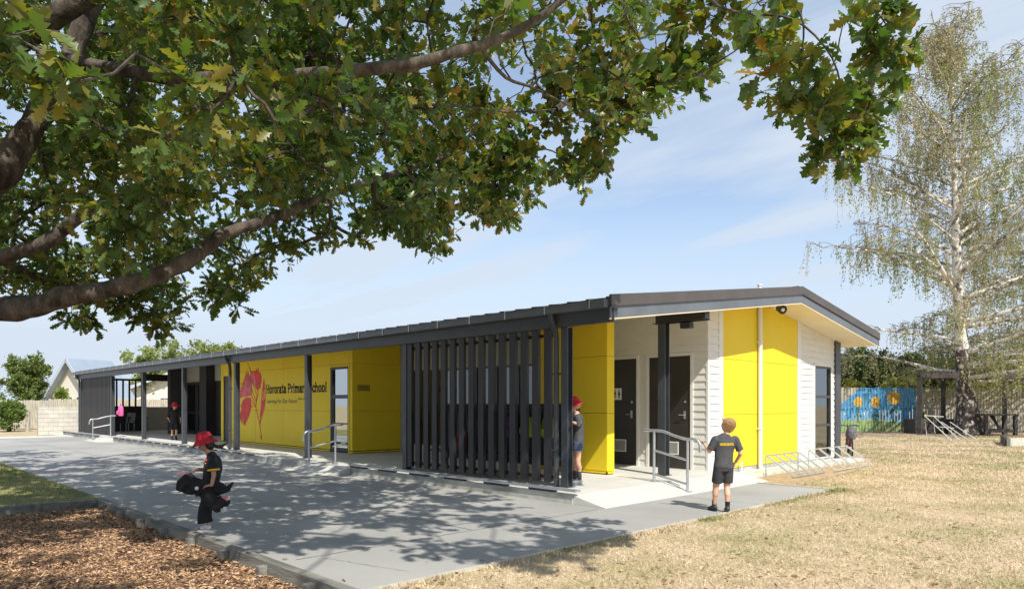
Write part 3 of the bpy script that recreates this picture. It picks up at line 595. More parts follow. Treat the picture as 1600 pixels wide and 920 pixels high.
# slab-serif lettering drawn as strokes; cap height 1, x height .68
G = {
 'H': (.86, [[(.18, 0), (.18, 1)], [(.68, 0), (.68, 1)], [(.18, .5), (.68, .5)]], [(.18, 0), (.18, 1), (.68, 0), (.68, 1)]),
 'P': (.74, [[(.18, 0), (.18, 1)], [(.18, .95), (.45, .95), (.60, .88), (.64, .72), (.60, .56), (.45, .48), (.18, .48)]], [(.18, 0), (.16, 1)]),
 'S': (.68, [[(.58, .74), (.56, .90), (.40, .97), (.22, .94), (.12, .80), (.16, .64), (.36, .52), (.54, .40), (.60, .24), (.52, .08), (.34, .03), (.16, .08), (.10, .28)]], []),
 'o': (.66, [[(.33, .66), (.17, .60), (.10, .34), (.17, .08), (.33, .02), (.49, .08), (.56, .34), (.49, .60), (.33, .66)]], []),
 'r': (.50, [[(.18, 0), (.18, .68)], [(.18, .46), (.28, .62), (.44, .64)]], [(.18, 0), (.12, .68)]),
 'a': (.62, [[(.14, .54), (.20, .65), (.36, .66), (.44, .56), (.44, .06)], [(.44, .40), (.26, .38), (.12, .28), (.12, .12), (.22, .02), (.36, .06), (.44, .16)], [(.44, .05), (.58, .03)]], []),
 't': (.44, [[(.20, .88), (.20, .12), (.26, .03), (.40, .06)], [(.06, .66), (.38, .66)]], []),
 'i': (.36, [[(.18, 0), (.18, .68)], [(.18, .84), (.18, .95)]], [(.18, 0), (.12, .68)]),
 'm': (1.0, [[(.16, 0), (.16, .68)], [(.16, .5), (.28, .64), (.42, .64), (.50, .50), (.50, 0)], [(.50, .5), (.62, .64), (.76, .64), (.84, .50), (.84, 0)]], [(.16, 0), (.10, .68), (.50, 0), (.84, 0)]),
 'y': (.62, [[(.12, .68), (.32, .06)], [(.54, .68), (.30, -.06), (.18, -.24), (.06, -.22)]], [(.12, .68), (.54, .68)]),
 'c': (.56, [[(.48, .50), (.44, .63), (.30, .66), (.16, .58), (.10, .34), (.16, .08), (.30, .02), (.44, .05), (.50, .16)]], []),
 'h': (.70, [[(.16, 0), (.16, 1)], [(.16, .48), (.30, .64), (.46, .62), (.54, .50), (.54, 0)]], [(.16, 0), (.12, 1), (.54, 0)]),
 'l': (.36, [[(.18, 0), (.18, 1)]], [(.18, 0), (.13, 1)]), ' ': (.34, [], [])}
def stroke(b, pts, w, y, wx=1.0):
    """flat strokes as thin raised boxes in the X-Z plane"""
    for p, q in zip(pts[:-1], pts[1:]):
        d = Vector((q[0]-p[0], 0, q[1]-p[1])); 
        if d.length < 1e-6: continue
        d.normalize(); e = d*(w*.35); b.beam(Vector((p[0], y, p[1]))-e, Vector((q[0], y, q[1]))+e, w, .003, up=(0, -1, 0))
def slab_text(b, body, x0, z0, width, h, y, w=.17):
    tot = sum(G[c][0] for c in body); k = width/tot; x = x0; yy = y
    for n_, c in enumerate(body):
        adv, strokes, serifs = G[c]; yy = y-(n_ % 2)*.0004
        for st in strokes: stroke(b, [(x+p[0]*k, z0+p[1]*h) for p in st], w*k, yy)
        for s in serifs:
            zc = z0+s[1]*h+(.03*h if s[1] == 0 else -.03*h); b.box(x+(s[0]-.15)*k, yy-.004, zc-.035*h, x+(s[0]+.15)*k, yy-.002, zc+.035*h)
        x += adv*k
tx0, tx1 = onY(416.5, GY), onY(511.5, GY)
b = MB(); slab_text(b, 'Hororata Primary School', tx0, zg(613.8, 417), tx1-tx0, .262, GY-.0165)
b.build('lettering', M['ink'], BLD)
mx0, mx1 = onY(417.5, GY), onY(464.5, GY)
b = MB()
for body, xa, xb, z0, h in (('Learning For Our Future', mx0, mx1, zg(629.0, 418), .125), ('Since 18', onY(466.5, GY), onY(477, GY), zg(624.0, 470), .075)):
    V, F = text_mesh(body, xb-xa, h, .012, .25)
    for f in F: b.poly([(xa+V[i][0], GY-.0145, z0+V[i][1]) for i in f])
b.build('motto_lettering', M['ink'], BLD)
def wp(u, v): px = 370+u/7.077; py = 560+v/7.077; X = onY(px, GY); return (X, zat(py, X, GY))
e_red, e_pink = MB(), MB(); yr = GY-.0145
er = random.Random(3)
def fan(b, base, tips, w, y, n, jit=.06, dots=True, s0=.0):
    bx = wp(*base)
    for k in range(n):
        t = k/(n-1)*(len(tips)-1); i = min(int(t), len(tips)-2); f = t-i; u = tips[i][0]*(1-f)+tips[i+1][0]*f; v = tips[i][1]*(1-f)+tips[i+1][1]*f
        L = 1-jit*3*er.random(); u = base[0]+(u-base[0])*L; v = base[1]+(v-base[1])*L; q = wp(u, v); s = s0+er.random()*.1
        a = (bx[0]+(q[0]-bx[0])*s, bx[1]+(q[1]-bx[1])*s); stroke(b, [a, q], w, y-er.random()*.001)
        if dots and k % 2 == 0: e_red.ell((q[0]+(q[0]-bx[0])*.07, y-.002, q[1]+(q[1]-bx[1])*.07), (.030, .003, .030), 8, 4)
def blob(b, pts, y): b.poly([(wp(*p)[0], y, wp(*p)[1]) for p in pts])
fan(e_red, (232, 350), [(130, 60), (160, 130), (200, 130), (240, 110), (272, 180), (276, 260)], .024, yr, 48)
blob(e_pink, [(232, 345), (165, 250), (150, 180), (178, 150), (200, 190), (225, 260)], yr+.0005); blob(e_red, [(235, 348), (205, 220), (215, 170), (250, 165), (275, 240), (268, 320)], yr-.0008)
fan(e_red, (165, 400), [(28, 430), (35, 360), (60, 290), (95, 200), (130, 130)], .022, yr, 44)
fan(e_pink, (175, 380), [(40, 430), (52, 350), (72, 290), (100, 220), (150, 150)], .034, yr-.0012, 26, .05, False)
fan(e_pink, (225, 340), [(150, 130), (190, 140)], .03, yr-.0012, 9, .05, False)
blob(e_pink, [(170, 405), (90, 410), (65, 360), (85, 290), (125, 250), (165, 290), (180, 350)], yr-.0016)
fan(e_red, (120, 440), [(20, 660), (45, 690), (85, 760), (110, 720), (135, 660), (160, 560)], .055, yr-.002, 17, .04, False, .2)
blob(e_red, [(75, 455), (110, 425), (160, 430), (168, 520), (150, 600), (120, 560), (60, 560), (48, 520)], yr-.0022)
def outl(b, pts, w, y): stroke(b, [wp(*p) for p in pts], w, y)
outl(e_red, [(305, 225), (318, 300), (322, 420), (312, 540), (285, 640), (262, 715), (264, 620), (275, 500), (282, 380), (305, 225)], .028, yr-.001)
blob(e_red, [(303, 240), (315, 330), (306, 370), (288, 360)], yr-.0014); blob(e_red, [(280, 460), (318, 440), (308, 540), (272, 660), (270, 560)], yr-.0014); blob(e_pink, [(286, 370), (310, 370), (312, 440), (284, 450)], yr-.0018)
outl(e_red, [(170, 255), (205, 330), (225, 400), (222, 455), (195, 410), (172, 340), (168, 260)], .026, yr-.001)
outl(e_red, [(165, 400), (190, 450), (222, 470)], .03, yr-.001)
outl(e_red, [(240, 345), (238, 400), (222, 470), (215, 530), (240, 640), (258, 720), (268, 800), (282, 890)], .042, yr-.001)
outl(e_red, [(262, 850), (282, 890)], .03, yr-.001); outl(e_red, [(165, 450), (190, 500), (215, 530)], .026, yr-.001); outl(e_red, [(262, 715), (270, 600), (278, 500)], .02, yr-.001)
for u, v in ((185, 480), (200, 520), (178, 530), (205, 490)): q = wp(u, v); e_red.ell((q[0], yr-.002, q[1]), (.035, .003, .03), 8, 4)
em = e_red.build('flower_emblem', M['red'], BLD); e_pink.build('flower_wash', M['pink'], em)
# ================================================================== THE OAK
M['bark'] = mat('oak_bark', (0.10, 0.075, 0.055), 0.9, col2=(0.24, 0.20, 0.16), scale=7, bump=1.0, bscale=26, stretch=(1, 1, .45), fine=.3, fscale=50)
M['bark'] = mat('oak_bark', (0.032, 0.024, 0.019), 0.92, col2=(0.135, 0.11, 0.088), scale=9, bump=1.0, bscale=26, stretch=(1, 1, .45), fine=.3, fscale=50)
OL = [leafmat('oak_leaf_green', (0.078, 0.140, 0.040), (0.130, 0.185, 0.050), .32, .38), leafmat('oak_leaf_deep', (0.058, 0.110, 0.036), (0.09, 0.145, 0.042), .32, .34),
      leafmat('oak_leaf_olive', (0.16, 0.175, 0.040), (0.27, 0.225, 0.050), .38, .42), leafmat('oak_leaf_brown', (0.24, 0.11, 0.025), (0.34, 0.20, 0.04), .6, .3)]
def vnoise(x, y, z=0, s=1.0): return mnoise.noise(Vector((x*s, y*s, z*s)))
TP = at(-380, 632, 7.6); TP.z = 0
limbs = [   # lists of (point, radius)
 [(Vector((TP.x, TP.y, -.1)), .62), (Vector((TP.x, TP.y, .5)), .50), (Vector((TP.x+.05, TP.y+.05, 1.6)), .45), (Vector((TP.x+.1, TP.y+.1, 2.6)), .42), (Vector((TP.x+.3, TP.y+.1, 4.0)), .34), (Vector((TP.x+.7, TP.y, 5.6)), .25), (Vector((TP.x+1.3, TP.y-.1, 7.2)), .15), (Vector((TP.x+1.9, TP.y, 8.6)), .07)],
 [(Vector((TP.x+.1, TP.y+.1, 1.9)), .30), (at(-150, 488, 7.2), .235), (at(0, 482, 6.7), .19), (at(60, 480, 6.6), .165), (at(130, 462, 6.6), .15), (at(200, 438, 6.7), .14), (at(265, 420, 6.8), .125), (at(330, 385, 7.0), .115), (at(360, 365, 7.2), .10), (at(450, 330, 7.6), .085), (at(560, 290, 8.2), .06), (at(690, 245, 9.2), .04), (at(800, 205, 10.2), .02)],
 [(Vector((TP.x+.2, TP.y+.1, 3.0)), .28), (at(-140, 380, 7.4), .26), (at(0, 290, 7.3), .24), (at(50, 215, 7.4), .20), (at(90, 130, 7.5), .17), (at(125, 40, 7.6), .14), (at(190, -60, 7.6), .11), (at(300, -200, 7.6), .07)],
 [(at(-140, 430, 7.2), .13), (at(0, 400, 7.2), .11), (at(60, 380, 7.0), .10), (at(130, 335, 7.0), .09), (at(200, 305, 7.1), .075), (at(300, 260, 7.4), .05), (at(420, 200, 8), .03)],
 [(at(100, 90, 7.5), .12), (at(250, 120, 6.4), .10), (at(400, 128, 5.6), .095), (at(500, 112, 5.2), .082), (at(570, 103, 5.1), .078), (at(640, 96, 5.0), .072), (at(700, 82, 5.0), .064), (at(770, 62, 5.1), .055), (at(840, 30, 5.2), .045), (at(930, -30, 5.2), .036), (at(1060, -70, 5), .028), (at(1180, -40, 4.8), .02)],
 [(at(500, 112, 5.2), .03), (at(580, 150, 6.2), .028), (at(660, 160, 7.2), .026), (at(740, 168, 7.8), .022), (at(800, 175, 8.2), .018), (at(870, 170, 8.6), .012)],
 [(at(740, 60, 5.1), .03), (at(790, 120, 6.4), .024), (at(840, 140, 7.2), .02), (at(890, 165, 8.0), .012)],
 [(at(1060, -70, 5), .016), (at(1110, 0, 4.9), .014), (at(1160, 20, 4.8), .012), (at(1240, 30, 4.7), .011), (at(1300, 90, 4.6), .009), (at(1320, 170, 4.6), .007)],
 [(at(1180, -40, 4.8), .014), (at(1250, 20, 4.7), .011), (at(1255, 90, 4.7), .008), (at(1280, 130, 4.6), .006)],
 [(at(1180, -40, 4.8), .014), (at(1300, -30, 4.5), .011), (at(1370, 20, 4.5), .008), (at(1395, 60, 4.5), .005)],
 # limbs above and behind the lens
 [(Vector((TP.x+.3, TP.y+.1, 3.8)), .24), (Vector((-7.5, -.6, 5.2)), .19), (Vector((-5.2, -.2, 6.2)), .14), (Vector((-3.0, .8, 6.7)), .10), (Vector((-1.2, 1.8, 6.6)), .06), (Vector((.2, 2.6, 6.3)), .03)],
 [(Vector((TP.x+.3, TP.y+.1, 3.4)), .22), (Vector((-8.5, 1.2, 5.0)), .18), (Vector((-7.2, 2.6, 6.2)), .13), (Vector((-6.0, 3.8, 7.2)), .08), (Vector((-5.0, 4.6, 8.0)), .04)],
 [(Vector((TP.x+.3, TP.y+.1, 3.2)), .24), (Vector((-12.5, .8, 4.8)), .19), (Vector((-14.2, 2.0, 5.8)), .13), (Vector((-16.0, 3.4, 6.6)), .08), (Vector((-17.4, 4.6, 7.0)), .04)],
 [(Vector((TP.x, TP.y, 3.4)), .22), (Vector((-12.6, -2.2, 5.4)), .16), (Vector((-15.0, -2.6, 6.4)), .10), (Vector((-17.5, -2.4, 7)), .04)],
]
def smoothpath(L, n=4):
    P = [a for a, _ in L]; Rr = [r for _, r in L]; op = []; orr = []
    for i in range(len(P)-1):
        p0 = P[max(i-1, 0)]; p1 = P[i]; p2 = P[i+1]; p3 = P[min(i+2, len(P)-1)]
        for k in range(n):
            t = k/n; op.append(.5*((2*p1)+(p2-p0)*t+(2*p0-5*p1+4*p2-p3)*t*t+(3*p1-p0-3*p2+p3)*t**3)); orr.append(Rr[i]*(1-t)+Rr[i+1]*t)
    op.append(P[-1]); orr.append(Rr[-1]); return op, orr
# visible silhouette of the crown, lower edge in pixels
YB_ = np.array([(-400, 470), (-60, 470), (60, 468), (90, 490), (115, 510), (135, 505), (165, 480), (200, 510), (250, 528), (275, 510), (300, 450), (325, 485), (345, 497), (385, 490), (400, 452), (430, 405), (480, 402), (520, 372), (545, 330), (560, 375), (590, 370), (640, 382), (690, 402), (712, 350), (745, 345), (800, 355), (826, 315), (850, 282), (900, 298), (932, 276), (960, 232), (1000, 218), (1050, 190), (1080, 168), (1110, 182), (1150, 150), (1166, 90), (1180, 20)], float)
HOLES = [(480, 360, 60, 32, .85), (430, 330, 30, 20, .5), (820, 110, 60, 55, .6), (880, 170, 60, 40, .5), (780, 220, 50, 50, .5), (700, 300, 30, 25, .4), (540, 300, 30, 22, .6), (1160, 60, 22, 70, .7), (30, 210, 40, 22, .85), (950, 60, 40, 30, .4), (1300, 20, 30, 35, .7), (1200, 20, 30, 20, .5), (1230, 120, 25, 30, .35), (1060, 60, 40, 30, .35), (610, 310, 22, 18, .6), (330, 425, 30, 12, .7), (1345, 90, 20, 30, .4)]
RSP = np.array([(1165, -20), (1180, 150), (1230, 170), (1262, 195), (1300, 262), (1342, 262), (1380, 205), (1372, 130), (1412, 95), (1422, -20)], float)
def inpoly(x, y, P):
    c = False; n = len(P)
    for i in range(n):
        x1, y1 = P[i]; x2, y2 = P[(i+1) % n]
        if (y1 > y) != (y2 > y) and x < (x2-x1)*(y-y1)/(y2-y1)+x1: c = not c
    return c
def crown_ok(px, py, m=8):
    if px > 1165:
        if not inpoly(px, py, RSP): return False
    elif py > np.interp(px, YB_[:, 0], YB_[:, 1])-m: return False
    for hx, hy, a, b, d in HOLES:
        if ((px-hx)/a)**2+((py-hy)/b)**2 < 1 and rnd.random() < d: return False
    return True
rnd = random.Random(5)
limb_px = []
for L in (limbs[1], limbs[2], limbs[3], limbs[4]):
    op, orr = smoothpath(L, 5)
    for p, r in zip(op, orr):
        a, b_, D = proj(np.array(p)); 
        if D > 1 and -100 < a < 1000: limb_px.append((float(a), float(b_), float(D), r))
def blocks_limb(px, py, D, R_=.30):
    for a, b_, d, r in limb_px:
        if D < d-.0 and (r > .045):
            w = r/d*FPX+R_*FPX/D*.55
            if a < 460 and r > .1: 
                if abs(px-a) < w and abs(py-b_) < w: return True
            elif 520 < a < 800 and abs(py-b_) < w*.8 and abs(px-a) < w: return True
    return False
nodes = []; kinds = []
# clumps seen in the photograph
tries = 0
while len(nodes) < 560 and tries < 60000:
    tries += 1; px = rnd.uniform(-220, 1165); py = rnd.uniform(-60, 530)
    dens = np.interp(px, [-200, 500, 700, 850, 1165], [1, 1, .62, .44, .40])
    if rnd.random() > dens: continue
    if px < 560: D = rnd.uniform(4.6, 11)
    elif px < 850: D = rnd.uniform(5.6, 11.0)
    else: D = rnd.uniform(6.6, 10.5)
    if py > 400 and px < 420: D = rnd.uniform(7.6, 9.2)
    elif px > 380 and np.interp(px, YB_[:, 0], YB_[:, 1])-py < 70: D = max(D, 7.5)
    P = at(px, py, D)
    if not crown_ok(px, py, .26*FPX/D*.75): continue
    if blocks_limb(px, py, D): continue
    if vnoise(px/90, py/90, D*.5) < (-.18 if px < 600 else -.06) or vnoise(px/38, py/38, 7.7) < (-.20 if px < 600 else -.16): continue
    nodes.append(P); kinds.append(0 if px < 620 else 4)
k = 0
while k < 17:                                       # hanging spray at the right
    px = rnd.uniform(1165, 1425); py = rnd.uniform(-60, 262)
    if inpoly(px, py+14, RSP) and inpoly(px-10, py, RSP) and inpoly(px+10, py, RSP) and crown_ok(px, py, 0): nodes.append(at(px, py, rnd.uniform(4.3, 5.2))); kinds.append(2); k += 1
for px, py, D in ((1320, 232, 4.6), (1300, 212, 4.6), (1338, 205, 4.6), (1322, 190, 4.7), (1310, 240, 4.6), (1290, 185, 4.6), (1358, 150, 4.6), (1350, 175, 4.7), (1378, 80, 4.5), (1385, 50, 4.5), (1215, 140, 4.8), (1255, 160, 4.7), (20, 55, 3.0), (75, 85, 3.1), (110, 130, 3.2), (300, 130, 3.9), (330, 170, 4.0), (380, 110, 4.0), (430, 190, 4.1), (260, 215, 4.0)): nodes.append(at(px, py, D)); kinds.append(2)
for px, py in ((560, 350), (600, 355), (640, 362), (690, 385), (690, 352), (664, 330), (560, 378), (505, 368), (470, 385), (440, 392), (372, 440), (340, 470), (372, 476), (322, 440), (118, 500), (134, 512), (180, 482), (215, 500), (250, 512), (240, 486), (800, 335), (780, 345), (824, 308), (745, 340), (620, 330), (585, 330), (520, 345), (660, 372), (400, 425), (355, 455), (160, 470), (265, 500), (700, 320), (740, 310), (900, 280), (860, 270), (930, 262)):
    for q in range(2): nodes.append(at(px+rnd.uniform(-9, 9), py+rnd.uniform(-12, 4), rnd.uniform(8.0, 9.2))); kinds.append(3)
nvis = len(nodes)
# the rest of the crown, above and beside the lens: it throws the dappled shade
SHD = [gz(px, py) for px, py in ((-60, 722), (120, 716), (280, 702), (400, 712), (480, 722), (600, 748), (760, 772), (880, 790), (830, 806), (720, 825), (760, 842), (900, 838), (1010, 884), (955, 906), (720, 898), (600, 902), (575, 885), (500, 868), (450, 868), (430, 920))]
SHD = [(-26, 2.2), (-26, 5.5)]+SHD[1:]+[(-3.6, 2.9), (-4.2, -1.5), (-12, -3.5), (-24, -3.5)]
LIT = [gz(px, py)+(r,) for px, py, r in ((300, 860, .8), (200, 850, .8), (100, 840, .6), (400, 900, .5), (60, 760, .9), (540, 892, .75), (620, 880, .5), (470, 905, .35), (720, 832, .35), (250, 868, .8), (120, 872, .5), (330, 905, .7), (220, 905, .6), (180, 890, .5))]
tries = 0; over = 0; SH = Vector((SUN.x, SUN.y, 0))/SUN.z
while over < 880 and tries < 90000:
    tries += 1; gx = rnd.uniform(-26, -3); gy = rnd.uniform(-4, 11)
    if not inpoly(gx, gy, SHD): continue
    if any((gx-a)**2+(gy-b_)**2*1.6 < r*r and rnd.random() < .93 for a, b_, r in LIT): continue
    if vnoise(gx*.9, gy*1.5, 3.1) < -.20: continue
    z = rnd.uniform(4.4, 8.2); P = Vector((gx, gy, 0))+SH*z; P.z = z
    a, b_, D = proj(np.array(P))
    if D > .3 and -60 < a < 1660 and b_ > -45:
        if D < 4.5 or not crown_ok(a, b_, .26*FPX/D*.75) or rnd.random() < .25: continue
    if P.length < 3: continue
    nodes.append(P); kinds.append(1); over += 1
# dapples on the verandah front
k = 0; tries = 0
while k < 150 and tries < 9000:
    tries += 1; x = rnd.uniform(-13.5, -6.6); z0 = rnd.uniform(.2, 3.1); h = rnd.uniform(1.5, 4.2); P = Vector((x, 8.0, z0))+SH*h; P.z += h
    a, b_, D = proj(np.array(P))
    if D > .3 and -60 < a < 1660 and b_ > -45 and (D < 4.3 or not crown_ok(a, b_, .3*FPX/D)): continue
    if P.length < 3 or P.z > 8.5: continue
    nodes.append(P); kinds.append(1); k += 1
NP = np.array([tuple(p) for p in nodes]); N = len(NP)
# grow thin branches: join every clump to the limbs by the cheapest reach
LP = []; LR = []
for L in limbs[0:]:
    op, orr = smoothpath(L, 5)
    for p, r in zip(op, orr):
        if r < .2: LP.append(tuple(p)); LR.append(r)
LP = np.array(LP); nl = len(LP)
AP = np.vstack([LP, NP]); cost = np.full(N, 1e9); par = np.zeros(N, int); done = np.zeros(N, bool); plen = np.zeros(nl+N)
d0 = np.linalg.norm(NP[:, None]-LP[None], axis=2); par = d0.argmin(1); cost = d0.min(1)
depthn = np.zeros(nl+N)
order = []
for it in range(N):
    c = np.where(done, 1e9, cost); i = int(c.argmin()); done[i] = True; order.append(i); plen[nl+i] = plen[par[i]]+np.linalg.norm(NP[i]-AP[par[i]])
    d = np.linalg.norm(NP-NP[i], axis=1)+.12*plen[nl+i]; upd = (~done) & (d < cost); cost[upd] = d[upd]; par[upd] = nl+i
wgt = np.ones(nl+N)
for i in reversed(order): wgt[par[i]] += wgt[nl+i]
TRUNK = empty('oak_tree', 'big spreading oak with lobed green leaves and heavy low limbs overhanging the path', 'tree', (TP.x, TP.y, 0))
b = MB()
for L in limbs:
    op, orr = smoothpath(L, 4)
    orr = [r*(.62 if L is limbs[1] else .62 if L is limbs[4] else .68) for r in orr]
    if L[0][1] > .04: orr = [r*(1+.09*math.sin(k*2.3)+.06*math.sin(k*5.1)) for k, r in enumerate(orr)]
    op2 = [p+Vector((vnoise(*(p*1.4)), vnoise(*(p*1.4+Vector((9, 0, 0)))), vnoise(*(p*1.4+Vector((0, 9, 0))))))*min(.10, r*.8) for p, r in zip(op, orr)]
    b.tube(op2, orr, 14 if L[0][1] > .06 else 7)
b.build('trunk', M['bark'], TRUNK, smooth=True)
b = MB()
for i in range(N):
    p = Vector(NP[i]); q = Vector(AP[par[i]]); L_ = (p-q).length
    if L_ > 3.2 and kinds[i] == 0 and False: continue
    r0 = min(.004*wgt[nl+i]**.5, .035)+.001; r1 = r0*1.12
    if par[i] >= nl: r1 = min(.004*wgt[par[i]]**.5, .035)+.001; r1 = min(r1, r0*1.6)
    mid = (p+q)/2+Vector((rnd.gauss(0, 1), rnd.gauss(0, 1), rnd.gauss(.3, .8)))*L_*.09
    m1 = q*.62+mid*.76-p*.38+Vector((0, 0, 0)) if False else (q+mid)/2+Vector((rnd.gauss(0, 1), rnd.gauss(0, 1), rnd.gauss(0, 1)))*L_*.04
    b.tube([q, m1, mid, (mid+p)/2+Vector((rnd.gauss(0, 1), rnd.gauss(0, 1), rnd.gauss(0, 1)))*L_*.04, p], [r1, r1*.95, (r0+r1)/2, r0, r0*.85], 5, cap=False)
kinds = np.array(kinds)
def leaves_for(idx, per_twig, ntw, tpl, size, twl, spread=1.0):
    Ps = []; Ax = []; Up = []
    for i in idx:
        c = NP[i]; s_ = ntw if kinds[i] != 2 else ntw+1
        for j in range(s_):
            d = rng.normal(size=3); d[2] = d[2]*.7-.15; d /= np.linalg.norm(d); L = rng.uniform(*twl); e = c+d*L
            if kinds[i] != 1 or rnd.random() < .2: b.tube([Vector(c), Vector(c+d*L*.5+np.array([0, 0, .02])), Vector(e)], [.0035, .0028, .002], 4, cap=False)
            n = per_twig; t = rng.uniform(.35, 1.05, n)[:, None]
            Ps.append(c+d*L*t+rng.normal(size=(n, 3))*.012); ax = d*0.8+rng.normal(size=(n, 3))*.75*spread; ax[:, 2] -= .18; Ax.append(ax); up = rng.normal(size=(n, 3))*.55; up[:, 2] += .9; Up.append(up)
    P = np.vstack(Ps); A = np.vstack(Ax); U = np.vstack(Up); n = len(P)
    return P, A, U, rng.uniform(*size, n)
allV = []; allF = []; allM = []; base = 0
def add(P, A, U, S, tpl, pm):
    global base
    V, F = scatter(tpl, P, A, U, S); allV.append(V); 
    mi = np.repeat(rng.choice(4, size=len(P), p=pm), len(tpl[1])); return V, F, mi
pm0 = [.46, .27, .22, .05]
groups_ = [(np.where(kinds == 0)[0], 8, 8, oak_template(), (.08, .14), (.10, .36)), (np.where(kinds == 4)[0], 6, 7, oak_template(), (.075, .14), (.10, .42)), (np.where(kinds == 3)[0], 5, 5, oak_template(), (.10, .15), (.05, .20)), (np.where(kinds == 2)[0], 5, 5, oak_template(), (.095, .165), (.06, .20)), (np.where(kinds == 1)[0], 6, 7, oak_simple(), (.12, .18), (.12, .40))]
VV = []; FF = []; MI = []; base = 0
for idx, pt, ntw, tpl, size, twl in groups_:
    P, A, U, S = leaves_for(idx, pt, ntw, tpl, size, twl)
    V, F = scatter(tpl, P, A, U, S)
    # leaf colour drifts through the crown: more brown to the right
    px_, py_, D_ = proj(P); nz = np.array([vnoise(p[0]*.8, p[1]*.8, p[2]*.8) for p in P]); r_ = rng.random(len(P))+nz*.35+np.where((px_ > 650) & (px_ < 1450), .10, 0)
    mi = np.where(r_ < .22, 1, np.where(r_ < .72, 0, np.where(r_ < 1.12, 2, 3)))
    mi = np.where((mi == 3) & (rng.random(len(P)) < .35), 2, mi)
    VV.append(V); FF.append(F+base); base += len(V); MI.append(np.repeat(mi, len(tpl[1])))
b.build('branches', M['bark'], TRUNK)
meshobj('crown', np.vstack(VV), np.vstack(FF), OL, np.concatenate(MI), TRUNK)
print('oak nodes', nvis, over, k, 'verts', base)

# ================================================================== OTHER TREES
def leafy(name, lab, cat, base_pt, blobs, nleaf, size, mats, group=None, trunk_h=None, tr=.12, pm=None, barkm=None, drop=0.0, edge=.5):
    """tree or shrub: blobs = [(centre offset, radii)], leaves spread through their volume"""
    e = empty(name, lab, cat, base_pt, 0, group); r2 = random.Random(hash(lab) % 1000 if False else len(lab)*7+int(abs(base_pt[0])*3))
    vols = np.array([bl[1][0]*bl[1][1]*bl[1][2] for bl in blobs])**.7; vols = vols/vols.sum(); P = []
    for (c, r), w in zip(blobs, vols):
        n = int(nleaf*w); nsub = max(8, n//45); cc = unit(nsub)*(rng.random((nsub, 1))**.38)*np.array(r)*.93+np.array(c)
        j = rng.integers(0, nsub, n); q = cc[j]+rng.normal(size=(n, 3))*np.array(r)*.14
        P.append(q)
    P = np.vstack(P); P = P[P[:, 2] > .02]; A = unit(len(P)); A[:, 2] -= drop; U = unit(len(P)); U[:, 2] += .4; S = rng.uniform(size*.6, size*1.3, len(P))
    V, F = scatter(quad_leaf(.34), P, A, U, S); nz = rng.choice(len(mats), size=len(P), p=pm)
    o = meshobj('crown', V, F, mats, np.repeat(nz, 1)); o.parent = e
    bb = MB(); th = trunk_h or blobs[0][0][2]
    bb.tube([(0, 0, -.05), (0.03, 0, th*.5), (0, .03, th)], [tr, tr*.8, tr*.5], 8)
    for c, r in blobs[:8]:
        bb.tube([(0, 0, th*.45), (c[0]*.5, c[1]*.5, th*.45+(c[2]-th*.45)*.6), tuple(c)], [tr*.5, tr*.35, tr*.12], 6)
    bb.build('trunk', barkm or M['bark'], e, local=True, smooth=True)
    return e
GL = {'mid': leafmat('leaf_mid', (.14, .18, .05), (.21, .24, .075), .5, .3), 'dark': leafmat('leaf_dark', (.075, .115, .035), (.11, .15, .05), .5, .25), 'pale': leafmat('leaf_pale', (.24, .28, .10), (.30, .33, .14), .5, .35),
      'yellow': leafmat('leaf_yellow', (.34, .30, .05), (.42, .36, .06), .5, .35), 'conifer': leafmat('leaf_conifer', (.045, .08, .035), (.075, .11, .045), .6, .15), 'bright': leafmat('leaf_bright', (.13, .20, .04), (.19, .26, .05), .4, .35)}
def gp(px, D, z=0): p = at(px, 632, D); return (p.x, p.y, z)
def bl(W_, H_, z0, n=7, seed=0, depth_=None):
    r2 = random.Random(seed); o = [((0, 0, z0+H_*.5), (W_*.34, W_*.34, H_*.42))]
    for i in range(n):
        a = r2.uniform(0, 6.28); rr = W_*.30*r2.uniform(.5, 1); zz = z0+H_*r2.uniform(.2, .88); k_ = r2.uniform(.14, .24); o.append(((math.cos(a)*rr, math.sin(a)*rr, zz), (W_*k_, W_*k_, H_*k_*.9)))
    return o
# left background
leafy('garden_tree', 'round green tree beyond the timber fence at the left edge', 'tree', gp(42, 44), bl(3.1, 3.6, 1.0, 22, 1), 16000, .15, [GL['mid'], GL['bright'], GL['dark']], pm=[.5, .25, .25])
leafy('garden_shrub', 'dense leafy shrub in front of the timber fence at the left', 'shrub', gp(14, 37), bl(2.3, 1.9, .0, 8, 2), 7000, .13, [GL['bright'], GL['dark']], pm=[.6, .4], trunk_h=.8)
leafy('garden_shrub', 'tall dark shrub at the left border behind the leafy one', 'shrub', gp(-28, 41), bl(3.0, 3.0, .2, 8, 3), 8000, .16, [GL['mid'], GL['dark']], pm=[.5, .5], trunk_h=1.2)
leafy('garden_shrub', 'small thin shrub at the foot of the fence between trunk stump and block wall', 'shrub', gp(69, 37.5), bl(.7, 1.1, .0, 4, 4), 500, .10, [GL['mid'], GL['dark']], pm=[.6, .4], trunk_h=.5, tr=.03)
leafy('willow_tree', 'pale feathery tree rising behind the verandah roof', 'tree', gp(243, 60), bl(5.6, 5.0, 1.9, 14, 5), 8000, .24, [GL['pale'], GL['mid']], pm=[.8, .2], trunk_h=3.5, drop=1.0)
leafy('garden_tree', 'low sage green treetop showing over the verandah roof right of the pale tree', 'tree', gp(336, 62), bl(5.4, 4.9, 2.5, 14, 6), 8000, .22, [GL['pale'], GL['mid']], pm=[.6, .4], trunk_h=3)
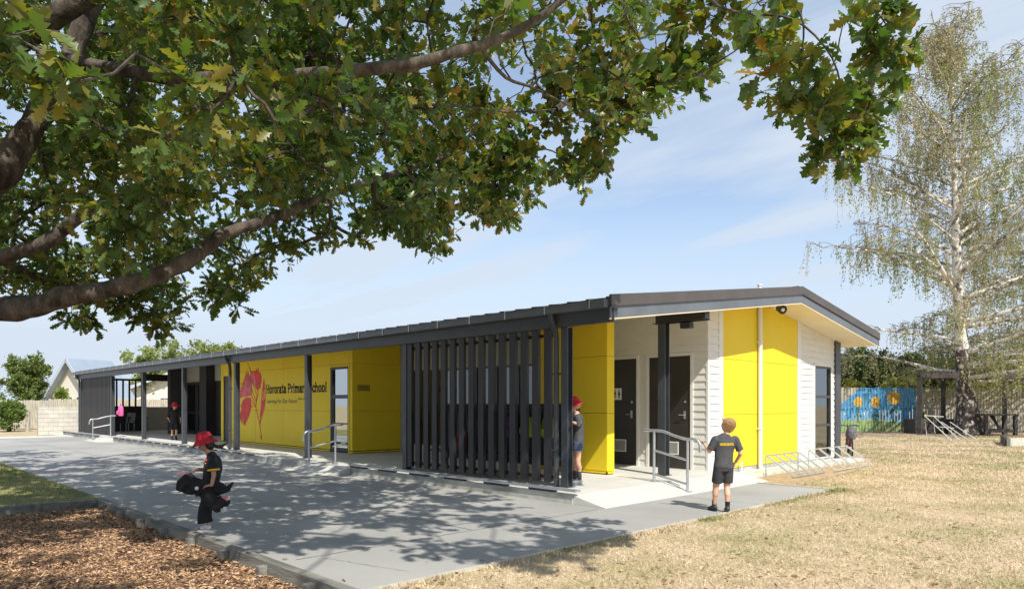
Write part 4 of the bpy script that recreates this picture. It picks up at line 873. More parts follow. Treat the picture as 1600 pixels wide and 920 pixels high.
leafy('palm_shrub', 'spiky pale green plant behind the fence below the house gable', 'plant', gp(96, 47), bl(.8, .8, 1.7, 3, 7), 260, .4, [GL['pale'], GL['bright']], pm=[.5, .5], trunk_h=2.2, tr=.08)
# right background: trees behind the picket fence
rt = [(1325, 45, 3.4, 5.2, 'dark', 'dense dark green tree behind the mural fence, next to the eave', ), (1368, 46, 4.2, 5.0, 'mid', 'olive green bushy tree behind the left sunflower of the mural'), (1412, 47, 4.6, 5.0, 'dark', 'dark green tree behind the middle of the mural fence'), (1455, 45, 4.4, 4.6, 'mid', 'olive tree behind the pergola corner post'), (1505, 48, 5.0, 4.9, 'dark', 'dark tree right behind the birch trunk'),
      (1555, 46, 4.8, 5.2, 'mid', 'olive tree behind the picnic table'), (1602, 47, 5.0, 5.4, 'dark', 'dark green tree behind the fence at the right edge of the photo'), (1660, 46, 5.0, 5.2, 'mid', 'olive tree behind the fence beyond the right edge')]
for i, (px, D, w_, h_, kd, lab) in enumerate(rt):
    leafy('hedge_tree', lab, 'tree', gp(px, D), bl(w_, h_-1.0, .9, 10, 20+i), 9000, .20, [GL['dark'] if kd == 'dark' else GL['mid'], GL['mid'] if kd == 'dark' else GL['pale'], GL['conifer']], group='trees behind the picket fence', pm=[.6, .15, .25] if kd == 'dark' else [.55, .2, .25], trunk_h=2)
for i, (px, lab) in enumerate(((1326, 'yellow leaved bush behind the fence beside the grey corner of the building'), (1395, 'yellow leaved bush behind the right sunflower of the mural'), (1418, 'yellow green bush behind the right end of the mural'), (1537, 'yellow bush behind the fence just right of the birch trunk'))):
    leafy('yellow_bush', lab, 'bush', gp(px, 40.5), bl(1.9, 2.3, .9, 5, 40+i), 1800, .17, [GL['yellow'], GL['mid']], group='yellow bushes behind the fence', pm=[.75, .25], trunk_h=1, tr=.05)
leafy('flax_plant', 'small yellow green plant at the fence between the pergola posts', 'plant', gp(1449, 35), bl(.9, .9, .3, 3, 50), 400, .16, [GL['yellow'], GL['bright']], pm=[.5, .5], trunk_h=.4, tr=.03)
# ------------------------------------------------------------------ silver birch
M['birch'] = mat('birch_bark', (0.16, 0.13, 0.11), .8, col2=(0.70, 0.66, 0.60), scale=4.0, bump=.5, bscale=18, stretch=(1, 1, .8), contrast=(.40, .50), fine=.15, fscale=20)
M['birch_low'] = mat('birch_bark_low', (0.065, 0.05, 0.04), .9, col2=(0.50, 0.45, 0.40), scale=6.0, bump=1.0, bscale=14, stretch=(1, 1, .6), contrast=(.53, .62), fine=.2, fscale=20)
M['twig'] = mat('birch_twig', (0.20, 0.15, 0.12), .8, var=.2)
BL = [leafmat('birch_leaf', (.27, .27, .12), (.38, .36, .17), .5, .35), leafmat('birch_leaf_grey', (.33, .30, .19), (.44, .40, .27), .6, .3), leafmat('birch_leaf_green', (.20, .24, .09), (.28, .31, .12), .5, .35)]
def birch(px0, D0, H, lab, seed, lean, nmain=46, leafn=9, group='silver birches on the playing field', wide=1.0):
    r2 = random.Random(seed); B0 = Vector(gp(px0, D0)); e = empty('birch_tree', lab, 'tree', tuple(B0), 0, group)
    pts = []; rad = []
    for k_ in range(25):
        t = k_/24; z = H*t; pts.append(Vector((lean[0]*t+.35*math.sin(t*5+seed)*t, lean[1]*t+.3*math.sin(t*4+1), z))); rad.append(.34*(1-t)**1.1+.02+(.42*math.exp(-z/.55))+.12*math.exp(-z/2.5))
    split = 5
    bb = MB(); bb.mi(1).tube(pts[:split+1], rad[:split+1], 18, cap=False); bb.mi(0).tube(pts[split:], rad[split:], 14)
    def tp(t): i = min(int(t*24), 23); f = t*24-i; return pts[i].lerp(pts[i+1], f), rad[i]*(1-f)+rad[i+1]*f
    tw = MB(); LPp = []; LA = []
    rightv = Vector((RT[0], RT[1], 0))
    for m_ in range(nmain):
        t = .13+.85*(m_/nmain)**1.08; o, r = tp(t); az_ = r2.uniform(0, 6.28); d = Vector((math.cos(az_), math.sin(az_), 0)); upf = .25+1.15*t*t+r2.uniform(-.1, .25) if t > .3 else r2.uniform(-.05, .3)
        L_ = ((8.2*(1-t)**.70 if t < .62 else 9.0*(1-t)**.85)*(.72+.5*r2.random())+1.0)*wide; L_ = min(L_, 6.6)
        if t < .3: L_ *= .95
        P_ = [o]; R_ = [min(r*.5, .085)*(.7+.5*r2.random())+.008]; v = (d+Vector((0, 0, upf))).normalized(); steps = 9
        for s_ in range(steps):
            v = (v+Vector((r2.gauss(0, .10), r2.gauss(0, .10), .02 if s_ < 5 else -.09))+d*.06).normalized(); P_.append(P_[-1]+v*L_/steps); R_.append(R_[0]*(1-(s_+1)/steps)**.8+.006)
        bb.mi(0).tube(P_, R_, 6, cap=False)
        for s_ in range(2, steps+1):
            for q in range(3):
                a = r2.uniform(0, 6.28); c = P_[s_]; dd = Vector((math.cos(a), math.sin(a), r2.uniform(.1, .6))); l2 = r2.uniform(.4, 1.3)*(1.1-t*.5)
                mid = c+dd*l2*.6; end = c+dd*l2+Vector((0, 0, -.15)); tw.tube([c, mid, end], [.016, .011, .007], 4, cap=False)
                for h_ in range(3):
                    st = mid.lerp(end, r2.random()); hl = r2.uniform(.4, 1.9)*(1.0 if t < .75 else .6); sw = Vector((r2.gauss(0, .12), r2.gauss(0, .12), 0))
                    p1 = st+Vector((sw.x, sw.y, -hl*.45)); p2 = st+Vector((sw.x*1.8, sw.y*1.8, -hl)); tw.tube([st, p1, p2], [.006, .0045, .003], 3, cap=False)
                    n = max(3, int(leafn*1.15*hl)); tt = rng.random(n)[:, None]; LPp.append(np.array(st)*(1-tt)+np.array(p2)*tt+rng.normal(size=(n, 3))*.05)
    bb.build('trunk', [M['birch'], M['birch_low']], e, local=True, smooth=True); tw.build('twigs', M['twig'], e, local=True)
    P = np.vstack(LPp); A = unit(len(P)); A[:, 2] -= .8; U = unit(len(P)); V, F = scatter(quad_leaf(.36), P, A, U, rng.uniform(.065, .125, len(P)))
    nz = np.array([vnoise(p[0]*.35+seed, p[1]*.35, p[2]*.35) for p in P])+rng.normal(size=len(P))*.12-.05*(P[:, 2]-8)/8
    o = meshobj('crown', V, F, BL, np.where(nz > .08, 2, np.where(nz > -.12, 0, 1))); o.parent = e; print('birch leaves', len(P)); return e
birch(1512, 33, 19.6, 'tall silver birch with white trunk and sparse drooping twigs beside the pergola', 4, (-1.0, -.3), nmain=84)
birch(1725, 36, 18.5, 'second silver birch whose drooping branches enter at the right edge', 9, (.3, .3), nmain=60, wide=1.1)
# ================================================================== BOUNDARIES, HOUSES, SMALL THINGS
M['pine'] = mat('weathered_pine', (0.30, 0.27, 0.21), .85, col2=(0.50, 0.46, 0.38), scale=4, stretch=(6, 6, .5), bump=.4, bscale=20, fine=.15, fscale=30)
M['sleeper'] = mat('timber_sleeper', (0.13, 0.125, 0.11), .9, col2=(0.26, 0.25, 0.21), scale=3, stretch=(.6, 3, 3), bump=.5, bscale=30, fine=.2, fscale=60)
M['blue'] = mat('mural_blue', (0.03, 0.19, 0.40), .7, col2=(0.10, 0.36, 0.60), scale=3.5, stretch=(4, 4, .8), fine=.2, fscale=14)
M['mgreen'] = mat('mural_green', (0.13, 0.24, 0.07), .7, col2=(0.30, 0.42, 0.16), scale=5, stretch=(3, 3, 1), fine=.2, fscale=14)
M['morange'] = mat('mural_orange', (0.44, 0.24, 0.04), .7, col2=(0.62, 0.40, 0.08), scale=6, fine=.2, fscale=20)
M['mdark'] = mat('mural_dark_green', (0.02, 0.10, 0.08), .7, var=.3)
M['mwhite'] = mat('mural_white', (0.7, 0.68, 0.6), .7, var=.1)
M['mred'] = mat('mural_red', (0.45, 0.05, 0.08), .7, var=.1)
# timber edging round the bark bed
for lab, a, b_ in (('long grey timber edge between the asphalt and the bark bed', (BX0-.05, 2.79), (-3.85, 2.79)), ('grey timber edge between the lawn and the bark bed', (BX0-.05, 2.74), (BX0-.05, -8))):
    e = empty('timber_edge', lab, 'edging', (a[0], a[1], 0)); m = MB()
    if a[1] == b_[1]: m.box(a[0], a[1]-.05, -.14, b_[0], a[1]+.045, .022)
    else: m.box(a[0]-.05, b_[1], -.14, a[0]+.065, a[1]-.003, .026)
    m.build('sleeper', M['sleeper'], e, bevel=.006)
    k = 0
    while k < 9:
        t = (k+.55)/9; x = a[0]+(b_[0]-a[0])*t; y = a[1]+(b_[1]-a[1])*t
        m = MB()
        if a[1] == b_[1]: m.box(x-.04, y-.13, -.3, x+.04, y-.052, -.012)
        else: m.box(x+.067, y-.04, -.3, x+.14, y+.04, -.012)
        m.build('peg', M['sleeper'], e, bevel=.004); k += 1
# right hand picket fence with the mural
def fence_line(px0, px1, D0, D1, name, lab, h, colour, pitch=.155, w=.12, cells=None, z0=.03, paint=None):
    A = Vector(gp(px0, D0)); B = Vector(gp(px1, D1)); L = (B-A).length; d = (B-A)/L; nrm = Vector((d.y, -d.x, 0))
    if nrm.dot(-A) < 0: nrm = -nrm
    e = empty(name, lab, 'fence', tuple(A)); m = MB(); n = int(L/pitch); r2 = random.Random(8)
    for i in range(n):
        c = A+d*(i*pitch); o = nrm*(.022+r2.uniform(0, .004)); hh = h+r2.uniform(-.02, .02); nz = cells or 1; tl = r2.uniform(-.004, .004)
        for k_ in range(nz):
            za = z0+(hh-z0)*k_/nz; zb = z0+(hh-z0)*(k_+1)/nz
            cc = c+d*(w/2); m.mi(paint(*(float(q) for q in proj(np.array((cc.x, cc.y, (za+zb)/2))))) if paint else 0)
            p0 = c+o; p1 = c+d*w+o; q0 = c+o-nrm*.02; q1 = c+d*w+o-nrm*.02; V = lambda p, z: (p.x+tl*z, p.y, z)
            nc = 3 if paint else 1
            for u in range(nc):
                s0 = p0.lerp(p1, u/nc); s1 = p0.lerp(p1, (u+1)/nc)
                if paint: cc = (s0+s1)/2; m.mi(paint(*(float(q) for q in proj(np.array((cc.x, cc.y, (za+zb)/2))))))
                m.poly([V(s0, za), V(s1, za), V(s1, zb), V(s0, zb)])
            m.poly([V(q1, za), V(q0, za), V(q0, zb), V(q1, zb)]); m.poly([V(q0, za), V(p0, za), V(p0, zb), V(q0, zb)]); m.poly([V(p1, za), V(q1, za), V(q1, zb), V(p1, zb)])
            if k_ == nz-1: m.poly([V(p0, zb), V(p1, zb), V(q1, zb), V(q0, zb)])
    m.build('pickets', colour, e)
    m = MB()
    for z in (h*.22, h*.55, h*.88): m.beam(A+Vector((0, 0, z))-nrm*.03, B+Vector((0, 0, z))-nrm*.03, .05, .09)
    k_ = 0
    while k_ < L: p = A+d*k_-nrm*.11; m.box(p.x-.05, p.y-.05, 0, p.x+.05, p.y+.05, h-.1); k_ += 2.4
    m.build('rails', M['pine'], e); return e
FD = 36.0
def paint(px, py, D):
    if px > 1430: return 0
    top = np.interp(px, [1300, 1311, 1340, 1346, 1400], [650, 634, 609, 600, 600])+0
    if py < top: return 0
    wob = 2.0*math.sin(px*.35)
    for cx, cy, r in ((1341, 627.5, 7.2), (1368, 627.5, 8), (1397, 621, 10.5)):
        q = math.hypot(px-cx, (py-cy)*.95)
        if q < r: return 3
        if q < r+1.2 and (int(px*3+py*2) % 5 == 0): return 3
        if abs(px-cx) < 1.0 and cy+r < py < 660 and cx < 1400: return 4
        if abs(py-(cy+20+abs(px-cx)*.5)) < 1.8 and abs(px-cx) < 6: return 4
    if py > np.interp(px, [1300, 1340, 1370, 1400, 1430], [657, 655, 654, 658, 661])+wob*.6: return 2 if int(px*7+py*5) % 41 else 6
    if 1310 < px < 1314 and 642 < py < 652: return 6
    if 645 < py < 648 and int(px*1.3) % 13 < 1: return 5
    if 637 < py < 640 and int(px) % 7 < 2: return 4
    return 1
fence_line(1296, 1431, FD, FD, 'picket_fence', 'blue and green painted picket fence with three orange sunflowers beside the building', zat(605, *gp(1370, FD)[:2]), [M['pine'], M['blue'], M['mgreen'], M['morange'], M['mdark'], M['mwhite'], M['mred']], cells=44, paint=paint)
fence_line(1431.5, 1780, FD, FD+1, 'picket_fence', 'plain weathered picket fence running right from the painted one behind the birch', zat(606, *gp(1500, FD)[:2]), M['pine'])
# left hand paling fence
fence_line(-160, 76, 40, 40.5, 'paling_fence', 'weathered paling fence left of the pale block wall', zat(625, *gp(40, 40)[:2]), M['pine'], pitch=.13, w=.122)
fence_line(76, 330, 42, 46, 'paling_fence', 'paling fence rising behind the block wall and the open end of the verandah', 1.78, M['pine'], pitch=.13, w=.122)
# block wall
m = MB(); r2 = random.Random(2); bw = .40; bh = .2; XW = -38.6; zt = 1.32; y = 6.9; row = 0; z = 0
while z < zt-.05:
    y = 6.6-(bw/2 if row % 2 else 0)
    while y < 17.5:
        ya = max(y, 6.6); m.mi(0 if r2.random() < .5 else 1).box(XW+.01, ya+.008, z+.008, XW+.20+r2.uniform(-.002, .002), y+bw-.008, min(z+bh, zt)-.004); y += bw
    z += bh; row += 1
m.mi(2).box(XW, 6.6, 0, XW+.185, 17.5, zt-.012)
o = m.build('block_wall', [mat('block_pale', (.53, .51, .45), .9, var=.06, scale=3, bump=.2), mat('block_paler', (.57, .55, .49), .9, var=.06, scale=3, bump=.2), mat('mortar', (.45, .435, .39), .9, var=.05)])
tag(o, 'low pale concrete block wall between the paling fence and the far end of the verandah', 'wall')
# tree stump post by the fence
m = MB().tube([gp(43, 37.4, -.05), gp(43, 37.4, .5), (gp(43, 37.4)[0]+.05, gp(43, 37.4)[1], 1.12)], [.11, .10, .085], 10); tag(m.build('timber_post', M['pine'], smooth=True), 'short rough timber post standing in front of the paling fence at the left', 'post')
# houses
M['hroof'] = mat('blue_grey_roof', (.30, .36, .44), .45, var=.05, scale=1.0, metal=.2)
M['hwall'] = mat('house_cream', (.66, .63, .55), .7, var=.03)
M['hdark'] = mat('house_window', (.05, .055, .06), .2, var=.1)
def house(name, lab, px, D, W_, L_, hw, hr, rz, over=.7, porch=False):
    p = gp(px, D); e = empty(name, lab, 'house', p, rz)
    m = MB(); m.poly([(0, -W_/2, 0), (0, W_/2, 0), (0, W_/2, hw), (0, 0, hr), (0, -W_/2, hw)]); m.poly([(L_, W_/2, 0), (L_, -W_/2, 0), (L_, -W_/2, hw), (L_, 0, hr), (L_, W_/2, hw)])
    m.poly([(0, -W_/2, 0), (0, -W_/2, hw), (L_, -W_/2, hw), (L_, -W_/2, 0)]); m.poly([(0, W_/2, 0), (L_, W_/2, 0), (L_, W_/2, hw), (0, W_/2, hw)]); m.build('wall', M['hwall'], e, local=True)
    sl = (hr-hw)/(W_/2); m = MB(); y1 = W_/2+over; z1 = hw-over*sl
    for s in (-1, 1):
        a = (-over, s*y1, z1); b_ = (-over, 0, hr+.05); c = (L_+over, 0, hr+.05); d = (L_+over, s*y1, z1)
        m.mi(0).poly([a, b_, c, d]); m.poly([tuple(Vector(q)-Vector((0, 0, .2))) for q in (a, d, c, b_)]); m.mi(1).poly([a, d, tuple(Vector(d)-Vector((0, 0, .2))), tuple(Vector(a)-Vector((0, 0, .2)))])
        m.mi(1).beam(Vector(a)-Vector((.02, 0, .1)), Vector(b_)-Vector((.02, 0, .1)), .04, .24)
    m.build('roof', [M['hroof'], mat('barge_grey', (.42, .47, .53), .5, var=.03)], e, local=True)
    for (y, z, w_, h_) in ((-W_*.22, .9, W_*.22, 1.1), (W_*.12, .9, W_*.2, 1.1)):
        f = MB().box(-.03, y-w_/2-.05, z-.05, .0-.002, y+w_/2+.05, z+h_+.05).build('window', M['trim'], e, local=True)
        MB().box(-.04, y-w_/2, z, -.031, y+w_/2, z+h_).build('pane', M['hdark'], f, local=True)
    for x in (L_*.2, L_*.5, L_*.8):
        for s in (-1,):
            f = MB().box(x-.8, s*W_/2-.03, .85, x+.8, s*W_/2-.002, 2.1).build('window', M['trim'], e, local=True)
            MB().box(x-.72, s*W_/2-.04, .93, x+.72, s*W_/2-.031, 2.02).build('pane', M['hdark'], f, local=True)
    return e
# gable towards the school: local -x faces the camera
h1 = house('house', 'cream house with a steep blue grey gable roof at the left behind the block wall', 114, 52, 4.3, 2.6, 2.55, 4.85, R(112), .55)
h2 = house('house', 'cream house with a low blue roofed gable seen through the open end of the verandah', 300, 60, 11, 14, 2.6, 4.9, R(160), .8)
# pergola
P0 = Vector(gp(1437, 33)); e = empty('pergola', 'dark timber pergola frame with flat roof beams behind the birch', 'pergola', tuple(P0))
M['perg'] = mat('pergola_timber', (.055, .048, .044), .8, var=.25, scale=5)
zt = zat(586, P0.x, P0.y); m = MB(); P1 = Vector(gp(1700, 34)); Q0 = Vector(gp(1474, 35.3)); Q1 = Vector(gp(1720, 37))
for p in (P0, Vector(gp(1570, 33.5)), P1, Q0, Q1): MB().box(p.x-.09, p.y-.09, 0, p.x+.09, p.y+.09, zt-.1).build('post', M['perg'], e)
m.beam(P0+Vector((0, 0, zt)), P1+Vector((0, 0, zt)), .08, .25).beam(Q0+Vector((0, 0, zt)), Q1+Vector((0, 0, zt)), .08, .25).beam(P0+Vector((0, 0, zt+.002)), Q0+Vector((0, 0, zt+.002)), .08, .22)
for k in range(16): t = (k+.5)/16; m.beam(P0.lerp(P1, t)+Vector((0, 0, zt+.17)), Q0.lerp(Q1, t)+Vector((0, 0, zt+.17)), .05, .10)
m.build('beams', M['perg'], e)
p = gp(1452, 34.6); o = MB().box(-1.0, -.5, 0, 1.0, .5, .72).build('planter_box', M['perg']); o.location = p; o.rotation_euler = (0, 0, R(46)); tag(o, 'low black timber planter box between the pergola posts', 'planter')
# picnic table
e = empty('picnic_table', 'dark timber picnic table standing right of the birch trunk', 'picnic table', gp(1555, 32.5), R(46))
MB().box(-.8, -.45, .92, .8, .45, 1.0).build('table_top', M['perg'], e, local=True)
for x, y in ((-.68, -.36), (.68, -.36), (-.68, .36), (.68, .36)): MB().box(x-.07, y-.07, 0, x+.07, y+.07, .92).build('leg', M['perg'], e, local=True)
MB().box(-.75, -.40, .14, .75, -.30, .30).build('rail', M['perg'], e, local=True); MB().box(-.75, .30, .14, .75, .40, .30).build('rail', M['perg'], e, local=True)
m = MB().beam((0, -.3, .2), (.1, .3, .92), .07, .07).beam((.12, -.3, .2), (-.02, .3, .92), .07, .07); m.build('cross_brace', M['perg'], e, local=True)
# timber sand pit edge
pa, pb, pc = gz(1573, 697), gz(1760, 680), gz(1540, 684)
pa = gz(1576, 697); e = empty('sandpit_edge', 'pale timber sandpit edge at the right border of the photo', 'edging', (pa[0], pa[1], 0))
m = MB().beam((pa[0], pa[1], .14), (*gz(1720, 690), .14), .12, .28); m.build('front_sleeper', mat('pale_timber', (.46, .45, .38), .8, var=.12, scale=4), e); MB().beam((pa[0]-.05, pa[1]+.08, .138), (*gz(1566, 690), .138), .12, .276).build('side_sleeper', M['perg'], e)
# block behind birch: retaining bench
p = gp(1490, 34.5); o = MB().box(-.9, -.2, 0, .9, .2, .42).build('low_bench', M['concrete_old']); o.location = p; o.rotation_euler = (0, 0, R(46)); tag(o, 'low pale concrete bench against the fence just left of the birch trunk', 'bench')

# handrails
def handrail(lab, top, posts, lows, r=.024, group='galvanised handrails at the verandah steps'):
    o0 = posts[0][0]; e = empty('handrail', lab, 'handrail', (o0[0], o0[1], 0), 0, group)
    MB().tube(top, r, 10).build('top_rail', M['steel'], e, smooth=True)
    for a, b_ in posts:
        MB().tube([a, b_], r*.95, 10).box(a[0]-.06, a[1]-.06, a[2], a[0]+.06, a[1]+.06, a[2]+.012).build('post', M['steel'], e, smooth=True)
    for a, b_ in lows: MB().tube([a, b_], r*.8, 8).build('rail', M['steel'], e, smooth=True)
    return e
y = 9.80
def cur(P): return smoothpath([(Vector(p), 0) for p in P], 5)[0]
handrail('galvanised handrail beside the porch doors nearest the boy with fair hair', cur([(-6.86, y, .99), (-6.5, y, .985), (-6.28, y, .92), (-6.05, y, .87), (-5.88, y, .87), (-5.80, y, .80), (-5.79, y, .66)]), [((-6.66, y, SZ), (-6.66, y, .985)), ((-6.02, y, .02), (-6.02, y, .868))], [((-6.66, y, .66), (-6.02, y, .53)), ((-6.66, y, .26), (-6.02, y, .14))])
for X, lab in ((-13.45, 'galvanised handrail in front of the tall window of the yellow block'), (-30.85, 'pale handrail at the far end of the verandah in front of the dense slats')):
    handrail(lab, cur([(X, 7.90, .99), (X, 7.72, .985), (X, 7.5, .94), (X, 7.25, .87), (X, 7.06, .86), (X, 6.99, .79), (X, 6.98, .66)]), [((X, 7.72, SZ), (X, 7.72, .98)), ((X, 7.10, .01), (X, 7.10, .865))], [((X, 7.72, .64), (X, 7.10, .52))])
# bicycle racks
def rack(lab, y0, y1, x0, x1, h, r=.013, n=5, mt=None):
    e = empty('bike_rack', lab, 'bike rack', (x0, y0, 0), 0, 'bike racks by the end wall'); mt = mt or M['steel']
    MB().tube([(x0, y0, 0), (x0, y0, h-.03), (x0, y0+.03, h), (x0, y1-.03, h), (x0, y1, h-.03), (x0, y1, 0)], r, 8).build('frame', mt, e, smooth=True)
    MB().tube([(x1, y0-.05, .02), (x1, y1+.05, .02)], r, 8).build('ground_rail', mt, e, smooth=True)
    for i in range(n):
        yy = y0+(y1-y0)*(i+.0)/(n-1); MB().tube([(x0+.004, yy, h-.01), (x1, yy, .03)], r*.8, 6).build('bar', mt, e, smooth=True); MB().tube([(x0+.004, yy+.07, h-.01), (x1, yy+.07, .03)], r*.8, 6).build('bar', mt, e, smooth=True)
rack('thin steel bike rack standing against the yellow end wall', 13.25, 14.75, -6.36, -5.80, .41)
M['whitepipe'] = mat('pale_pipe', (.48, .48, .46), .4, var=.05, metal=.3)
rack('paler bike rack below the end wall window with a bicycle parked in it', 15.15, 17.3, -6.30, -5.75, .44, .013, 5, M['whitepipe'])
rv = Vector((RT[0], RT[1], 0)); p = gz(1470, 688)
def rack_far():
    e = empty('bike_rack', 'white tubular rack leaning on the bare ground left of the birch trunk', 'bike rack', (p[0], p[1], 0), R(40), 'bike racks by the end wall')
    for k in range(4): MB().tube([(k*.32-.5, 0, 0), (k*.32-.62, 0, 1.0 if k < 2 else .75), (k*.32+.25, -.3, .03)], .022, 6).build('bar', M['whitepipe'], e, local=True, smooth=True)
    MB().tube([(-.62, 0, 1.0), (.1, 0, .95)], .022, 6).tube([(-.1, 0, .55), (.5, 0, .5)], .02, 6).build('frame', M['whitepipe'], e, local=True)
rack_far()
# bicycle seen from the front
def bicycle(loc, rz):
    e = empty('bicycle', 'small dark bicycle with a grey bag on its handlebar parked in the pale rack', 'bicycle', loc, rz)
    rub = mat('tyre_rubber', (.02, .02, .02), .8, var=.1); fr = mat('bike_frame_red', (.25, .02, .03), .35, var=.1)
    for y in (-.45, .45):
        c = [Vector((0, y+.27*math.cos(a), .28+.27*math.sin(a))) for a in [2*math.pi*k/24 for k in range(25)]]
        w_ = MB().tube(c, .022, 8, side=(1, 0, 0), cap=False).build('wheel', rub, e, local=True, smooth=True)
        s_ = MB()
        for k in range(10): a = 2*math.pi*k/10; s_.tube([(0, y, .28), (0, y+.26*math.cos(a), .28+.26*math.sin(a))], .002, 4, cap=False)
        s_.tube([(-.04, y, .28), (.04, y, .28)], .02, 8); s_.build('spokes', M['steel'], w_, local=True)
    f = MB()
    for a, b_ in (((0, .38, .72), (0, .45, .28)), ((0, .34, .68), (0, -.05, .25)), ((0, .35, .72), (0, -.18, .66)), ((0, -.05, .25), (0, -.2, .74)), ((0, -.05, .25), (0, -.45, .28)), ((0, -.18, .66), (0, -.45, .28))): f.tube([a, b_], .016, 8)
    f.build('frame', fr, e, local=True, smooth=True)
    MB().tube([(-.27, .30, .84), (-.15, .36, .86), (0, .36, .84), (.15, .36, .86), (.27, .30, .84)], .014, 8).tube([(0, .36, .84), (0, .385, .70)], .014, 8).build('handlebar', M['black'], e, local=True, smooth=True)
    MB().tube([(0, -.08, .78), (0, -.2, .79), (0, -.32, .80)], [(.03, .015), (.06, .02), (.09, .025)], 10, side=(1, 0, 0)).build('saddle', M['black'], e, local=True, smooth=True)
    for s in (-1, 1): MB().box(s*.09-.04, -.09, .15, s*.09+.04, .0, .18).build('pedal', M['black'], e, local=True)
BK = at(1327, 632, 18.9); bicycle((BK.x, BK.y, 0), R(26))
o = MB().tube([(0, 0, 0), (0, 0, .1), (0, .02, .26), (0, .03, .36)], [(.10, .08), (.15, .12), (.13, .11), (.05, .05)], 14, side=(1, 0, 0)).build('bicycle_helmet_bag', mat('bag_grey', (.12, .12, .13), .7, var=.4, scale=14), smooth=True); BG = at(1330, 632, 18.45); o.location = (BG.x, BG.y, .50); tag(o, 'grey and black bag hanging on the handlebar of the parked bicycle', 'bag')

# ================================================================== PEOPLE
SK = mat('skin_fair', (.62, .36, .25), .5, var=.08, scale=8); SK2 = mat('skin_tan', (.40, .22, .145), .5, var=.06, scale=8)
HAIRF = mat('hair_fair', (.36, .21, .09), .6, col2=(.52, .34, .16), scale=30, stretch=(1, 1, .3)); HAIRD = mat('hair_dark', (.02, .015, .012), .5, var=.2)
CLB = mat('cloth_black', (.010, .010, .012), .85, var=.2, scale=12, bump=.3, bscale=20); CLG = mat('cloth_charcoal', (.065, .065, .072), .85, var=.18, scale=10, bump=.3, bscale=16); CLS = mat('cloth_shorts', (.035, .035, .04), .85, var=.2, scale=12, bump=.3, bscale=20)
DEN = mat('denim', (.055, .085, .14), .85, var=.2, scale=40); REDH = mat('red_felt', (.50, .015, .035), .8, var=.15, scale=10, bump=.2, bscale=40)
SHG = mat('shoe_pale_grey', (.55, .53, .50), .6, var=.2, scale=20); SHB = mat('shoe_black', (.025, .03, .035), .5, var=.2); SHW = mat('shoe_white', (.62, .60, .58), .6, col2=(.62, .10, .10), scale=14, contrast=(.55, .6)); SOLE = mat('shoe_sole', (.6, .6, .58), .6, var=.1); YEL = mat('yellow_trim', (.75, .48, .02), .6, var=.05); EYE_ = mat('eye_dark', (.02, .015, .01), .3, var=.1); LIP = mat('lip', (.42, .12, .10), .5, var=.05)
def blobmesh(name, m, mt, parent, vox=.009, smooth=3):
    me = bpy.data.meshes.new(name); me.from_pydata(m.v, [], m.f); bm = bmesh.new(); bm.from_mesh(me); bmesh.ops.recalc_face_normals(bm, faces=bm.faces); bm.to_mesh(me); bm.free()
    o = bpy.data.objects.new(name, me); COL.objects.link(o); md = o.modifiers.new('r', 'REMESH'); md.mode = 'VOXEL'; md.voxel_size = vox
    if smooth: sm = o.modifiers.new('s', 'SMOOTH'); sm.iterations = smooth; sm.factor = .5
    bpy.context.view_layer.update(); ev = o.evaluated_get(bpy.context.evaluated_depsgraph_get()); m2 = bpy.data.meshes.new_from_object(ev); bpy.data.objects.remove(o); bpy.data.meshes.remove(me)
    m2.name = name; m2.materials.clear(); m2.materials.append(mt); m2.polygons.foreach_set('use_smooth', [True]*len(m2.polygons)); m2.polygons.foreach_set('material_index', [0]*len(m2.polygons))
    o = bpy.data.objects.new(name, m2); COL.objects.link(o); o.parent = parent; return o
V3 = Vector
def hand(m, wrist, d, pn, s=1.0, curl=.5, thumb=1):
    """palm with five bent fingers: d along the hand, pn = palm normal"""
    d = V3(d).normalized(); pn = V3(pn); pn = (pn-d*pn.dot(d)).normalized(); sd = d.cross(pn); w = V3(wrist)
    m.tube([w, w+d*.02*s, w+d*.05*s, w+d*.068*s], [(.014*s, .011*s), (.024*s, .012*s), (.029*s, .011*s), (.027*s, .009*s)], 12, side=tuple(sd))
    for k, L in enumerate((.042, .050, .046, .036)):
        b0 = w+d*.062*s+sd*((k-1.5)*.0145*s); a = curl*.5; p1 = b0+(d*math.cos(a)+pn*math.sin(a))*L*.45*s; a2 = curl*1.3; p2 = p1+(d*math.cos(a2)+pn*math.sin(a2))*L*.35*s; a3 = curl*2.0; p3 = p2+(d*math.cos(a3)+pn*math.sin(a3))*L*.25*s
        m.cap(b0, p1, .0068*s, .0062*s, 8); m.cap(p1, p2, .0062*s, .0058*s, 8); m.cap(p2, p3, .0058*s, .0050*s, 8)
    t0 = w+d*.018*s-sd*thumb*.018*s*-1; t1 = t0+(sd*thumb*.7+d*.6+pn*.35).normalized()*.026*s; t2 = t1+(d+pn*.5+sd*thumb*.2).normalized()*.022*s
    m.cap(t0, t1, .009*s, .0075*s, 8); m.cap(t1, t2, .0075*s, .006*s, 8)
def face_frame(yaw, pitch=0, roll=0): return Matrix.Rotation(yaw, 3, 'Z') @ Matrix.Rotation(pitch, 3, 'X') @ Matrix.Rotation(roll, 3, 'Y')
